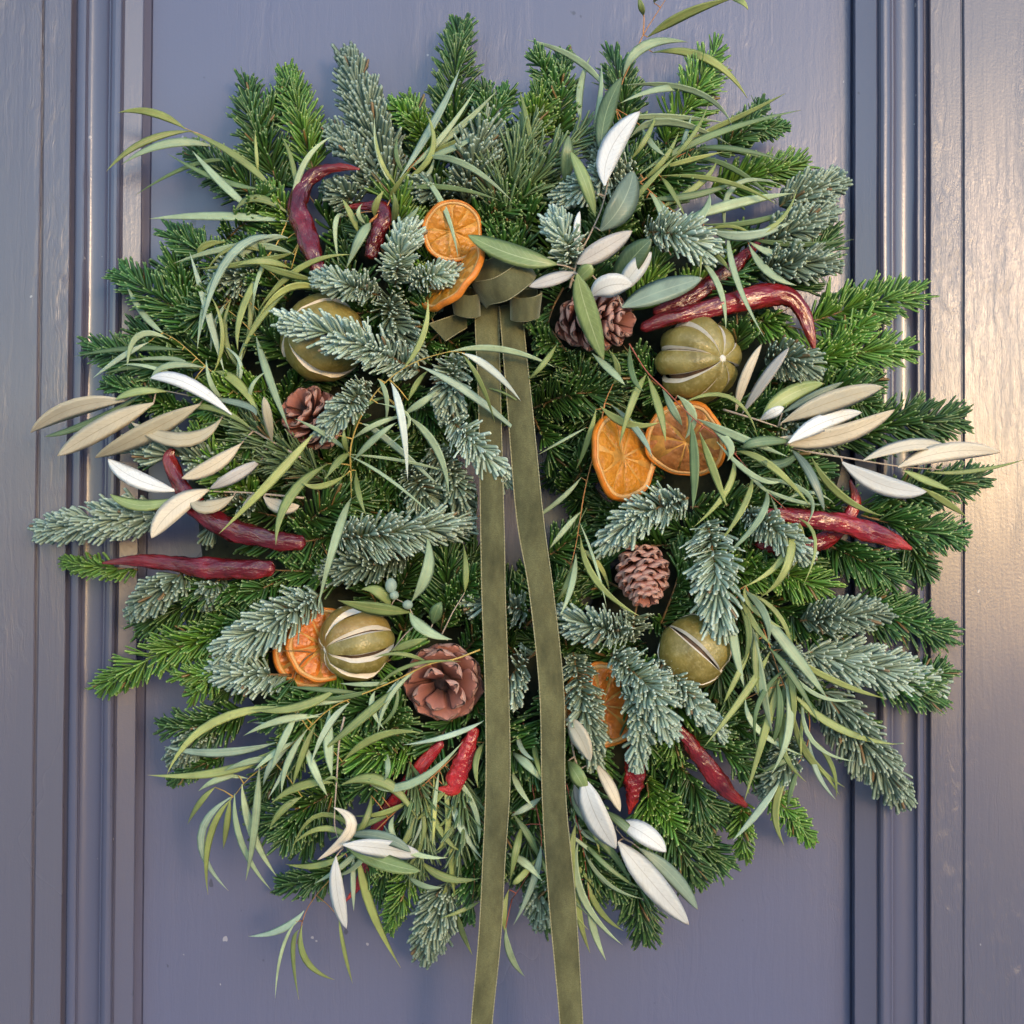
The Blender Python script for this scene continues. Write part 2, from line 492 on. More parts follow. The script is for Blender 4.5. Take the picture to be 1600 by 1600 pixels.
NEEDLE = {  # per metre of twig, length factor, width, thickness, opening angle, side spread, sweep, lift
    'n': dict(den=3000, w=0.0021, th=0.0006, ang=56, sprd=(28, 112), sweep=0.30, lift=0.10, keep=0.16),
    'b': dict(den=4700, w=0.0024, th=0.0010, ang=60, sprd=(0, 115), sweep=0.60, lift=0.42, keep=1.0),
    'r': dict(den=1900, w=0.0017, th=0.0007, ang=38, sprd=(0, 130), sweep=0.15, lift=0.0, keep=1.0),
}

CROTN = np.array(CROT)
def unproject(p):
    v = (p - np.array(CPOS)) @ CROTN
    return 800 + v[:, 0] / -v[:, 2] / TAN * 800, 800 - v[:, 1] / -v[:, 2] / TAN * 800
KEEP_CLEAR = []      # circles (x, y, r): fruit, cones and chillies that lie on top of the fir, which was pushed aside for them
TAIL_CLEAR = []
def covered(x, y, which=None):
    m = np.zeros(len(x), dtype=bool)
    for (cx, cy, r) in (KEEP_CLEAR if which is None else which):
        m |= (x - cx) ** 2 + (y - cy) ** 2 < r * r
    return m

def needle_geo(C, T, N, hw, kind, rs, clear=False, tails=False):
    """C: curve points (n,3); T: tangents; N: towards-camera normals; hw: half width in metres."""
    q = NEEDLE[kind]
    n = len(C)
    length = np.linalg.norm(np.diff(C, axis=0), axis=1).sum()
    cnt = int(q['den'] * length) + 26
    t = (np.arange(cnt) + rs.random(cnt)) / cnt
    gap = np.sin(t * rs.uniform(8, 20) + rs.uniform(0, 6))            # thin places along the twig
    keep = rs.random(cnt) > np.where(gap > 0.75, 0.55, 0.06)
    t = t[keep]; cnt = len(t)
    t = t ** 0.96
    fi = t * (n - 1)
    i0 = np.clip(fi.astype(int), 0, n - 2)
    f = (fi - i0)[:, None]
    c = C[i0] * (1 - f) + C[i0 + 1] * f
    tt = nrm(T[i0] * (1 - f) + T[i0 + 1] * f)
    nn = N[i0] * (1 - f) + N[i0 + 1] * f
    nn = nrm(nn - tt * (nn * tt).sum(1, keepdims=True))
    bb = np.cross(tt, nn)
    s0, s1 = q['sprd']
    phi = R(s0) + (R(s1) - R(s0)) * rs.random(cnt) ** (0.75 if kind == 'n' else 0.85)
    if kind == 'n':
        up = rs.random(cnt) < q['keep']
        phi = np.where(up, R(26) * rs.random(cnt), phi)
    phi = phi * np.where(rs.random(cnt) < 0.5, 1, -1)
    ang = R(q['ang']) * (1 - 0.62 * np.clip((t - 0.55) / 0.45, 0, 1) ** 1.6) * (0.78 + 0.42 * rs.random(cnt))
    L = hw / math.sin(R(q['ang'])) * (0.68 + 0.48 * rs.random(cnt)) * (1 - 0.20 * t) * np.clip(0.6 + t * 3, 0, 1)
    L = np.where(np.abs(phi) < R(40), L * (0.72 if kind == 'n' else 0.85), L)
    lat = np.cos(phi)[:, None] * nn + np.sin(phi)[:, None] * bb
    d0 = nrm(np.cos(ang)[:, None] * tt + np.sin(ang)[:, None] * lat)
    d1 = nrm(d0 + q['sweep'] * tt + q['lift'] * nn + rs.normal(0, 0.17, (cnt, 3)))
    if clear or tails:
        ok = np.ones(cnt, dtype=bool)
        which = (KEEP_CLEAR if clear else []) + (TAIL_CLEAR if tails else [])
        for s in (0.5, 0.97):
            x, y = unproject(c + L[:, None] * (s * d0 + 0.5 * s * s * (d1 - d0)))
            ok &= ~covered(x, y, which)
        c, d0, d1, L, nn, lat, t = c[ok], d0[ok], d1[ok], L[ok], nn[ok], lat[ok], t[ok]
        cnt = int(ok.sum())
    ref = nn + (0.55 if kind == 'n' else 0.9) * lat * (0 if kind == 'n' else 1) + rs.normal(0, 0.28, (cnt, 3))
    wdir = nrm(np.cross(d0, ref))
    tdir = nrm(np.cross(wdir, d0))
    ss = np.array([0.0, 0.30, 0.72, 0.94, 1.0])
    wp = np.array([0.45, 0.85, 1.0, 0.86, 0.45]) if kind != 'b' else np.array([0.5, 0.8, 1.0, 1.0, 0.62])
    w = q['w'] * (0.85 + 0.3 * rs.random(cnt)) * 0.5
    th = q['th'] * 0.5
    V = np.empty((cnt, 5, 4, 3))
    A = np.empty((cnt, 5, 4, 3))
    rnd, rnd2 = rs.random(cnt), rs.random(cnt)
    rnd = np.where(rs.random(cnt) < 0.012, 2.6, rnd)                    # a few dead brown needles
    tone = rs.random()
    for k, (s, wk) in enumerate(zip(ss, wp)):
        p = c + L[:, None] * (s * d0 + 0.5 * s * s * (d1 - d0))
        W = wdir * (w * wk)[:, None]
        H = tdir * (th * (0.5 + 0.5 * wk))
        V[:, k, 0] = p + W
        V[:, k, 1] = p + H
        V[:, k, 2] = p - W
        V[:, k, 3] = p - H
        A[:, k, :, 0] = s
        A[:, k, :, 1] = (0.6 * rnd + 0.4 * tone)[:, None]
        A[:, k, :, 2] = (0.5 * rnd2 + 0.5 * tone)[:, None]
    base = (np.arange(cnt) * 20)[:, None, None]
    k = np.arange(4)[:, None] * 4
    j = np.arange(4)[None, :]
    quad = np.stack([k + j, k + (j + 1) % 4, k + 4 + (j + 1) % 4, k + 4 + j], -1).reshape(1, 16, 4)
    cap = np.array([[[16, 17, 18, 19]]])
    F = (np.concatenate([quad, cap], 1) + base).reshape(-1, 4)
    return V.reshape(-1, 3), F, A.reshape(-1, 3)

def fast_mesh(name, V, F, A, mat, parent):
    off = np.array(parent_offset(parent))
    me = bpy.data.meshes.new(name)
    nf = len(F)
    me.vertices.add(len(V))
    me.vertices.foreach_set('co', (V - off).astype(np.float32).ravel())
    me.loops.add(nf * 4)
    me.loops.foreach_set('vertex_index', F.astype(np.int32).ravel())
    me.polygons.add(nf)
    me.polygons.foreach_set('loop_start', np.arange(0, nf * 4, 4, dtype=np.int32))
    me.polygons.foreach_set('use_smooth', np.ones(nf, dtype=bool))
    a = me.attributes.new('at', 'FLOAT_VECTOR', 'POINT')
    a.data.foreach_set('vector', A.astype(np.float32).ravel())
    me.materials.append(mat)
    me.update(calc_edges=True)
    o = bpy.data.objects.new(name, me)
    COL.objects.link(o)
    o.parent = parent
    return o

def sprig(parent, pts, hw, kind, mat, twig_r=1.6, lift=0.008, seed=0, name='fir_sprig', twigname='twig', clear=False, tails=False, forks=0):
    """fir twig through photo points (x, y, d); hw = half width of the needle spread in photo pixels.
    Returns the twig object; needles are its child (or the parent's, when name is None)."""
    rs = np.random.default_rng(seed + 1000)
    c2 = catmull(pts, 15)
    C = np.array([P(*p) for p in c2])
    ln = np.linalg.norm(C[-1] - C[0])
    s = np.linspace(0, 1, 15)
    C[:, 1] -= lift * np.sin(s * math.pi)            # arch a little away from the door
    T = nrm(np.gradient(C, axis=0))
    cam = nrm(np.array(CPOS)[None] - C)
    tilt = rs.normal(0, 0.22)
    N = nrm(cam + tilt * np.cross(T, cam))
    u = px(c2[0][2])
    rad = [twig_r * u * (1.25 - 0.75 * q) for q in s]
    tv, tf = tube_geo([tuple(p) for p in C], rad, 5)
    V, F, A = needle_geo(C, T, N, hw * u, kind, rs, clear, tails)
    for k in range(forks):                              # side shoots
        i = int(rs.integers(4, 10))
        sg = 1 if (k + seed) % 2 else -1
        side = nrm(np.cross(T[i], N[i]))
        dr = nrm(T[i] * rs.uniform(0.75, 1.0) + sg * side * rs.uniform(0.6, 0.9) + N[i] * rs.uniform(-0.1, 0.2))
        fl = ln * rs.uniform(0.32, 0.50)
        q = np.linspace(0, 1, 15)[:, None]
        Cf = C[i] + dr * fl * q + T[i] * fl * 0.22 * q * q
        Tf = nrm(np.gradient(Cf, axis=0))
        V2, F2, A2 = needle_geo(Cf, Tf, np.repeat(N[i][None], 15, 0), hw * u * 0.8, kind, rs, clear, tails)
        F = np.concatenate([F, F2 + len(V)]); V = np.concatenate([V, V2]); A = np.concatenate([A, A2])
        v2, f2 = tube_geo([tuple(p) for p in Cf], [rad[i] * 0.75 * (1 - 0.6 * j / 14) for j in range(15)], 5)
        n0 = len(tv)
        tv += v2
        tf += [tuple(n0 + z for z in fc) for fc in f2]
    if name is None:
        mesh_obj(twigname, tv, tf, M['twig'], parent)
        o = fast_mesh('needles', V, F, A, mat, parent)
    else:
        tw = mesh_obj(name, tv, tf, M['twig'], parent)
        o = fast_mesh('needles', V, F, A, mat, tw)
    o['kind'] = 'stuff'
    return o

# ---- leaves
PROF_E0 = [(0, .10), (.05, .22), (.15, .58), (.28, .90), (.42, 1.0), (.57, .93), (.72, .70), (.85, .42), (.94, .18), (1, .02)]
PROF_O0 = [(0, .10), (.05, .24), (.15, .56), (.30, .88), (.46, 1.0), (.62, .98), (.77, .80), (.88, .55), (.96, .25), (1, .03)]
PROF_E = [tuple(q) for q in catmull(PROF_E0, 17)]
PROF_O = [tuple(q) for q in catmull(PROF_O0, 17)]
def leaf(parent, b, m, t, w, shade, d, rs, prof=None, tip_d=0.012, roll=None, twist=None, name='leaf'):
    """b, m, t: photo points of base, middle, tip; w: seen width in pixels; d: base depth."""
    prof = prof or (PROF_O if shade in 'GLSWCTU' else PROF_E)
    if len(b) == 3: db = b[2]
    else: db = d
    mx, my = m
    dt = db + tip_d
    dm = (db + dt) / 2 + abs(rs.normal(0, 0.004)) + 0.003
    B, Mi, Tp = Vector(P(b[0], b[1], db)), Vector(P(mx, my, dm)), Vector(P(t[0], t[1], dt))
    Q = Mi * 2 - (B + Tp) * 0.5
    roll = rs.uniform(-0.5, 0.5) if roll is None else roll
    twist = rs.normal(0, 0.32) if twist is None else twist
    u = px(db)
    olive = shade in 'GLSWCTU'
    hw = w * (0.46 if olive else 0.46) * u / max(0.72, math.cos(roll))
    fold = (0.10 if olive else 0.16) + rs.uniform(-0.05, 0.08)
    th = 0.00022
    verts, at = [], []
    rnd = rs.random()
    us = (-1, -0.5, 0, 0.5, 1)
    for v, wk in prof:
        p = B * (1 - v) ** 2 + Q * 2 * v * (1 - v) + Tp * v * v
        T = ((Q - B) * (1 - v) + (Tp - Q) * v).normalized()
        cv = (CPOS - p).normalized()
        n = (cv - T * cv.dot(T)).normalized()
        s = T.cross(n)
        a = roll + twist * (v - 0.4)
        n2 = n * math.cos(a) + s * math.sin(a)
        s2 = s * math.cos(a) - n * math.sin(a)
        h = hw * wk
        wav = mnoise.noise(Vector((v * 3.1, rnd * 50, 0.0))) * 0.10 * hw
        for q in us:
            verts.append(p + s2 * (q * h) + n2 * (abs(q) * h * fold + th * (1 - q * q) + wav * q))
            at.append((v, abs(q), rnd))
        for q in (0.5, 0, -0.5):
            verts.append(p + s2 * (q * h) + n2 * (abs(q) * h * fold - th + wav * q))
            at.append((v, abs(q), rnd))
    faces, mi = [], []
    for i in range(len(prof) - 1):
        for k in range(8):
            k2 = (k + 1) % 8
            faces.append((i * 8 + k, (i + 1) * 8 + k, (i + 1) * 8 + k2, i * 8 + k2))
            mi.append(0 if k < 4 else 1)
    return mesh_obj(name, verts, faces, list(LEAF[shade]), parent, True, mi, None, at)

def plant(name, label, cat, stems, leaves, dep, stem_mat, group=None, stem_r=2.2, seed=0, tip=0.010, roll=None, extra=0):
    """stems: list of [(x,y[,extra depth]), ...]; leaves: (bx,by,mx,my,tx,ty,width,shade[,extra depth])."""
    rs = np.random.default_rng(seed + 77)
    def full(q):
        return (q[0], q[1], ring_d(q[0], q[1]) + dep + (q[2] if len(q) > 2 else 0))
    s0 = full(stems[0][0])
    root = empty(name, P(*s0), label, cat, group)
    paths = []
    for st in stems:
        c2 = catmull([full(q) for q in st], max(6, len(st) * 5))
        paths.append(c2)
        r = [stem_r * px(q[2]) * (1 - 0.55 * i / (len(c2) - 1)) * 0.5 for i, q in enumerate(c2)]
        tv, tf = tube_geo([P(*q) for q in c2], r, 6)
        mesh_obj('stem', tv, tf, stem_mat, root)
    allp = np.concatenate(paths)
    for L in leaves:
        bx, by, mx, my, tx, ty, w, sh = L[:8]
        ex = L[8] if len(L) > 8 else 0
        i = int(np.argmin((allp[:, 0] - bx) ** 2 + (allp[:, 1] - by) ** 2))
        near = math.hypot(allp[i, 0] - bx, allp[i, 1] - by)
        d = (allp[i, 2] if near < 60 else ring_d(bx, by) + dep) + ex
        tdp = ring_d(tx, ty) + dep + tip + rs.normal(0, 0.006)
        td = max(-0.025, min(0.03, tdp - d))
        if 5 < near < 80:
            u = px(d)
            A0, B0 = P(*allp[i]), P(bx, by, d)
            tv, tf = tube_geo([A0, A0.lerp(B0, 0.5) + Vector((0, 0, near * 0.05 * u)), B0], [stem_r * 0.42 * u, stem_r * 0.30 * u, stem_r * 0.30 * u], 5)
            mesh_obj('petiole', tv, tf, stem_mat, root)
        leaf(root, (bx, by), (mx, my), (tx, ty), w, sh, d, rs, tip_d=td, roll=roll)
    if extra:
        for k in range(extra):
            i = int(rs.integers(0, len(allp)))
            x, y, d = allp[i]
            j = min(i + 1, len(allp) - 1); i2 = max(i - 1, 0)
            a = math.atan2(allp[j, 1] - allp[i2, 1], allp[j, 0] - allp[i2, 0]) + rs.choice([-1, 1]) * rs.uniform(0.15, 0.95)
            ln = rs.uniform(70, 135)
            cv = rs.normal(0, 0.16)
            tx, ty = x + ln * math.cos(a), y + ln * math.sin(a) + 10
            mx, my = (x + tx) / 2 - cv * (ty - y), (y + ty) / 2 + cv * (tx - x)
            if math.hypot(tx - CX, ty - CY) > 700 or covered(np.array([tx, mx]), np.array([ty, my])).any(): continue
            if 730 < tx < 905 and ty > 470: continue
            leaf(root, (x, y), (mx, my), (tx, ty), rs.uniform(6, 11), 'ppoygt'[int(rs.integers(0, 6))], d - rs.uniform(0.0, 0.008), rs, tip_d=rs.normal(0, 0.006))
    return root

# ---- chilli
def chilli(label, pts, d, seed, stalk=True, tone=0.35):
    """pts: (x, y, radius px[, extra depth]) from the stalk end to the tip."""
    full = [(p[0], p[1], max(0.052, ring_d(p[0], p[1])) + d, p[2]) for p in pts]
    c = catmull(full, 84)
    C = [P(q[0], q[1], q[2]) for q in c]
    root = empty('dried_chilli', C[0], label, 'chilli', 'dried red chillies in the wreath')
    seg = 26
    verts, faces, at = [], [], []
    up = Vector((0, -1, 0))
    n = len(C)
    for i, p in enumerate(C):
        t = (C[min(i + 1, n - 1)] - C[max(i - 1, 0)]).normalized()
        a = (up - t * up.dot(t)).normalized()
        up = a
        b = t.cross(a)
        r0 = max(0.4, c[i][3] * 0.90) * px(c[i][2])
        v = i / (n - 1)
        for k in range(seg):
            th = 2 * math.pi * k / seg
            e = Vector((math.cos(th) * 1.3, math.sin(th) * 1.3, v * 6.5 + seed * 3.7))
            e2 = Vector((math.cos(th) * 2.6, math.sin(th) * 2.6, v * 13 + seed * 1.9))
            e3 = Vector((math.cos(th) * 4.2, math.sin(th) * 4.2, v * 24 + seed * 2.3))
            crum = mnoise.noise(e) * 0.22 + mnoise.noise(e2) * 0.16 + mnoise.noise(e3) * 0.08 - abs(mnoise.noise(e * 1.7)) * 0.20
            r = r0 * (1 + crum) * min(1.0, 0.25 + 1.5 * (v / 0.07) ** 0.6)
            verts.append(p + a * (math.cos(th) * r * 0.66) + b * (math.sin(th) * r * 0.96))
            at.append((v, (th / (2 * math.pi) + 0.5) % 1.0, tone))
    for i in range(n - 1):
        for k in range(seg):
            k2 = (k + 1) % seg
            faces.append((i * seg + k, i * seg + k2, (i + 1) * seg + k2, (i + 1) * seg + k))
    faces.append(tuple(range(seg - 1, -1, -1)))
    faces.append(tuple((n - 1) * seg + k for k in range(seg)))
    mesh_obj('pod', verts, faces, M['chilli'], root, True, None, None, at)
    if stalk:
        dr = (C[0] - C[3]).normalized()
        r = c[0][3] * px(0.08)
        tv, tf = tube_geo([C[0] + dr * r * q for q in (-0.5, 0.1, 0.5, 1.2, 2.2)], [r * 0.9, r * 0.75, r * 0.35, r * 0.22, r * 0.2], 7)
        mesh_obj('stalk', tv, tf, M['calyx'], root)
    return root

# ---- dried lime
def frame_from_axis(ax):
    z = Vector((ax[0], -ax[1], ax[2])).normalized()      # (right, towards camera, up)
    x = z.cross(Vector((0, 0.3, 1))).normalized()
    y = z.cross(x)
    return Matrix((x, y, z)).transposed()

def lime(label, cx, cy, r, axis, d, seed, spin=0.0, nseg=8, gap=0.24, squash=0.93, rib=0.05, poleclose=0.0, brown=0.0):
    rs = np.random.default_rng(seed)
    ctr = P(cx, cy, d)
    Rr = r * px(d)
    Mx = frame_from_axis(axis)
    root = empty('dried_lime', ctr, label, 'dried lime', 'slashed dried limes in the wreath')
    nt, nf = 17, 7
    for k in range(nseg):
        g = gap * rs.uniform(0.7, 1.25)
        cphi = 2 * math.pi * k / nseg + spin + rs.normal(0, 0.03)
        verts, faces, mi, at = [], [], [], []
        lift = rs.uniform(-0.02, 0.03)
        for i in range(nt):
            th = R(3) + (math.pi - R(6)) * i / (nt - 1)
            st = max(0.0, math.sin(th) - poleclose) / (1 - poleclose)
            h = math.pi / nseg * (1.0 - g * st ** 0.8) * (1.0 if st > 0.02 else 1.0)
            row = []
            us = np.linspace(-1, 1, nf)
            for q in us:
                row.append((q * h, 1 + lift * st + rib * st * (1 - q * q) - rib * 0.5 * st, 0.0))
            e = 0.13 * st + 0.004
            hg = (math.pi / nseg - h) * 0.62
            row = [(-h - hg, row[0][1] - e, 1)] + [(-h * 1.01, row[0][1] - 0.016 * st, 1)] + row + [(h * 1.01, row[-1][1] - 0.016 * st, 1)] + [(h + hg, row[-1][1] - e, 1)]
            for (q, rr, _) in row:
                ph = cphi + q
                dirv = Vector((math.sin(th) * math.cos(ph), math.sin(th) * math.sin(ph), math.cos(th) * squash))
                bump = 1 + 0.075 * mnoise.noise(dirv * 2.1 + Vector((seed, 0, k * 0.3))) + 0.012 * mnoise.noise(dirv * 7 + Vector((seed, 4, 0)))
                dim = 1 - 0.10 * math.exp(-(th / 0.28) ** 2)
                verts.append(ctr + Mx @ (dirv * Rr * rr * bump * dim))
                at.append((i / nt, abs(q), brown * (1.0 if k in (5, 6) else 0.3)))
        w = nf + 4
        for i in range(nt - 1):
            for j in range(w - 1):
                faces.append((i * w + j, i * w + j + 1, (i + 1) * w + j + 1, (i + 1) * w + j))
                mi.append(1 if (j < 2 or j >= w - 3) else 0)
        mesh_obj('peel_segment', verts, faces, [M['peel'], M['pith']], root, True, mi, 40, at)
    v, f, _ = uv_ball(ctr, Mx, Rr * 0.80, squash, 14, 20)
    mesh_obj('flesh', v, f, M['flesh'], root)
    for sgn in (1, -1):
        p = ctr + Mx @ Vector((0, 0, sgn * Rr * squash * 0.885))
        v, f, _ = uv_ball(p, Mx, Rr * 0.10, 0.55, 6, 9)
        mesh_obj('stem_scar', v, f, M['pith'], root)
    return root

def uv_ball(ctr, Mx, r, sq, nt, nf):
    verts, faces = [], []
    for i in range(nt + 1):
        th = math.pi * i / nt
        for k in range(nf):
            ph = 2 * math.pi * k / nf
            verts.append(ctr + Mx @ (Vector((math.sin(th) * math.cos(ph), math.sin(th) * math.sin(ph), math.cos(th) * sq)) * r))
    for i in range(nt):
        for k in range(nf):
            k2 = (k + 1) % nf
            faces.append((i * nf + k, i * nf + k2, (i + 1) * nf + k2, (i + 1) * nf + k))
    return verts, faces, None

# ---- orange slice
def orange_slice(label, cx, cy, r, normal, d, seed, pulp='pulp', nseg=10, thick=0.15, warp=0.10, spin=0.0):
    thick *= 0.78
    warp *= 1.6
    """normal: (right, towards camera, up) of the cut face we see."""
    rs = np.random.default_rng(seed)
    ctr = P(cx, cy, d)
    u = r * px(d)
    Mx = frame_from_axis(normal)
    root = empty('orange_slice', ctr, label, 'orange slice', 'dried orange slices in the wreath')
    wa = rs.uniform(0, math.pi)
    def put(x, y, z):      # x, y in the disc (unit radius), z thickness
        rr = x * x + y * y
        c = math.cos(2 * (math.atan2(y, x) - wa)) * rr
        wob = 1 + 0.055 * mnoise.noise(Vector((x * 2, y * 2, seed)))
        return ctr + Mx @ Vector((x * u * wob, y * u * wob, (z + warp * c + 0.05 * mnoise.noise(Vector((x * 2.6, y * 2.6, seed + 9)))) * u))
    h = thick / 2
    def ring(name, prof, mat, n=48):
        verts, faces = [], []
        m = len(prof)
        for i in range(n):
            a = 2 * math.pi * i / n
            for (q, z) in prof:
                verts.append(put(q * math.cos(a), q * math.sin(a), z))
        for i in range(n):
            i2 = (i + 1) % n
            for k in range(m):
                k2 = (k + 1) % m
                faces.append((i * m + k, i2 * m + k, i2 * m + k2, i * m + k2))
        return mesh_obj(name, verts, faces, mat, root)
    ring('rind', [(0.945, h * 1.02), (0.975, h * 1.08), (1.0, h * 0.8), (1.015, 0), (1.0, -h * 0.8), (0.975, -h * 1.08), (0.945, -h * 1.02)], M['rind'])
    ring('pith', [(0.865, h * 0.8), (0.90, h * 0.98), (0.946, h * 1.0), (0.946, -h), (0.90, -h * 0.98), (0.865, -h * 0.8)], M['rind_pith'])
    # membrane sheet the segments sit in
    ring('membrane', [(0.012, h * 0.66), (0.45, h * 0.62), (0.868, h * 0.60), (0.868, -h * 0.60), (0.45, -h * 0.62), (0.012, -h * 0.66)], M['membrane'])
    angs = [2 * math.pi * (k + rs.uniform(-0.12, 0.12)) / nseg + spin for k in range(nseg)]
    for k in range(nseg):
        a0, a1 = angs[k], angs[(k + 1) % nseg] + (2 * math.pi if k == nseg - 1 else 0)
        am, ah = (a0 + a1) / 2, (a1 - a0) / 2
        for sgn in (1,):
            verts, faces = [], []
            nr, na = 7, 6
            for i in range(nr):
                q = 0.07 + 0.785 * i / (nr - 1)
                ha = ah - 0.020 / q
                for j in range(na + 1):
                    e = -1 + 2 * j / na
                    edge = (1 - e ** 4) * (1 - ((q - 0.46) / 0.42) ** 6)
                    dip = 0.22 * rs.random() * 0.3
                    z = h * (0.55 + 0.40 * max(0.0, edge) - dip * edge)
                    qq = q * (1 - 0.05 * e ** 4 * (i == nr - 1))
                    verts.append(put(qq * math.cos(am + e * ha), qq * math.sin(am + e * ha), z))
            w = na + 1
            for i in range(nr - 1):
                for j in range(na):
                    faces.append((i * w + j, (i + 1) * w + j, (i + 1) * w + j + 1, i * w + j + 1))
            nv = len(verts)
            # rear face so that each segment is a closed wedge
            for i in range(nr):
                q = 0.07 + 0.785 * i / (nr - 1)
                ha = ah - 0.020 / q
                for j in range(na + 1):
                    e = -1 + 2 * j / na
                    edge = (1 - e ** 4) * (1 - ((q - 0.46) / 0.42) ** 6)
                    verts.append(put(q * math.cos(am + e * ha), q * math.sin(am + e * ha), -h * (0.55 + 0.40 * max(0.0, edge))))
            for i in range(nr - 1):
                for j in range(na):
                    faces.append((nv + i * w + j, nv + i * w + j + 1, nv + (i + 1) * w + j + 1, nv + (i + 1) * w + j))
            mesh_obj('segment', verts, faces, M[pulp], root)
    return root

# ---- pine cone
def scale_mesh():
    """one woody scale, unit long along +x, thick rounded end, z = outer side"""
    rows = [(0, .09, .03), (.22, .13, .035), (.45, .21, .045), (.64, .31, .06), (.78, .385, .08), (.88, .40, .10), (.95, .355, .10), (.985, .26, .065), (1.0, .13, .02)]
    us = (-1, -.75, -.4, 0, .4, .75, 1)
    verts, at, faces = [], [], []
    for x, w, th in rows:
        for q in us:
            z = th * (1 - q * q) ** 0.5 * 0.6 + 0.05 * x * x * (1 - q * q) - 0.10 * x * q * q
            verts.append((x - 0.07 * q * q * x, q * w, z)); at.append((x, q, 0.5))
        for q in us[::-1]:
            z = -th * 0.5 * (1 - q * q) ** 0.5 - 0.10 * x * q * q + 0.02 * x * (1 - q * q)
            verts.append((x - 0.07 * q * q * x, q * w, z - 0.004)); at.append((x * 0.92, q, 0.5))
    m = 14
    for i in range(len(rows) - 1):
        for k in range(m):
            k2 = (k + 1) % m
            faces.append((i * m + k, (i + 1) * m + k, (i + 1) * m + k2, i * m + k2))
    e = (len(rows) - 1) * m
    faces.append(tuple(e + k for k in range(m)))
    me = bpy.data.meshes.new('cone_scale')
    me.from_pydata(verts, [], faces)
    a = me.attributes.new('at', 'FLOAT_VECTOR', 'POINT')
    a.data.foreach_set('vector', np.asarray(at, dtype=np.float32).ravel())
    me.materials.append(M['scale'])
    me.polygons.foreach_set('use_smooth', [True] * len(me.polygons))
    me.update()
    return me
SCALE_ME = None

def pine_cone(label, cx, cy, r, axis, d, seed, n=62, length=1.7, a_base=118, a_tip=22, sw=1.0, tail=0.0, lens=1.0):
    global SCALE_ME
    if SCALE_ME is None: SCALE_ME = scale_mesh()
    rs = np.random.default_rng(seed)
    ctr = P(cx, cy, d)
    u = r * px(d)
    Mx = frame_from_axis(axis)
    root = empty('pine_cone', ctr, label, 'pine cone', 'pine cones in the wreath')
    H = length * u
    tv, tf = tube_geo([ctr + Mx @ Vector((0, 0, H * q)) for q in (-0.52, -0.25, 0.02, 0.18, 0.30)], [u * 0.22, u * 0.34, u * 0.24, u * 0.10, u * 0.02], 10)
    mesh_obj('core', tv, tf, M['core'], root)
    for i in range(n):
        t = (i + 0.5) / n
        phi = i * 2.39996 + seed
        z = H * (-0.46 + 0.80 * t ** 0.92)
        al = R(a_base + (a_tip - a_base) * t ** 0.85) + rs.normal(0, 0.05)      # angle from the axis
        bulge = math.sin(math.pi * (0.16 + 0.70 * t)) ** 0.7                     # the cone's outline
        L = u * lens * bulge / max(0.55, math.sin(al) + 0.15) * rs.uniform(0.94, 1.06)
        L = min(L, u * 1.12) * (1 - 0.30 * t ** 4)
        out = Vector((math.cos(phi), math.sin(phi), 0))
        xd = (out * math.sin(al) + Vector((0, 0, math.cos(al)))).normalized()
        zd = (Vector((0, 0, -1)) * math.sin(al) + out * math.cos(al)).normalized()   # outer side looks away from the tip
        yd = zd.cross(xd)
        p = Vector((0, 0, z - L * math.cos(al) * 0.55)) + out * (u * 0.06)
        rot = Matrix((xd, yd, zd)).transposed() @ Matrix.Rotation(rs.normal(0, 0.16), 3, 'X')
        o = bpy.data.objects.new('scale', SCALE_ME)
        COL.objects.link(o)
        o.parent = root
        wsc = u * sw * (0.55 + 0.45 * bulge) * rs.uniform(0.92, 1.08) * (1 - 0.35 * t ** 3)
        o.matrix_local = Matrix.Translation(Mx @ p) @ (Mx @ rot).to_4x4() @ Matrix.Diagonal((L, wsc, u * 0.9, 1))
    return root

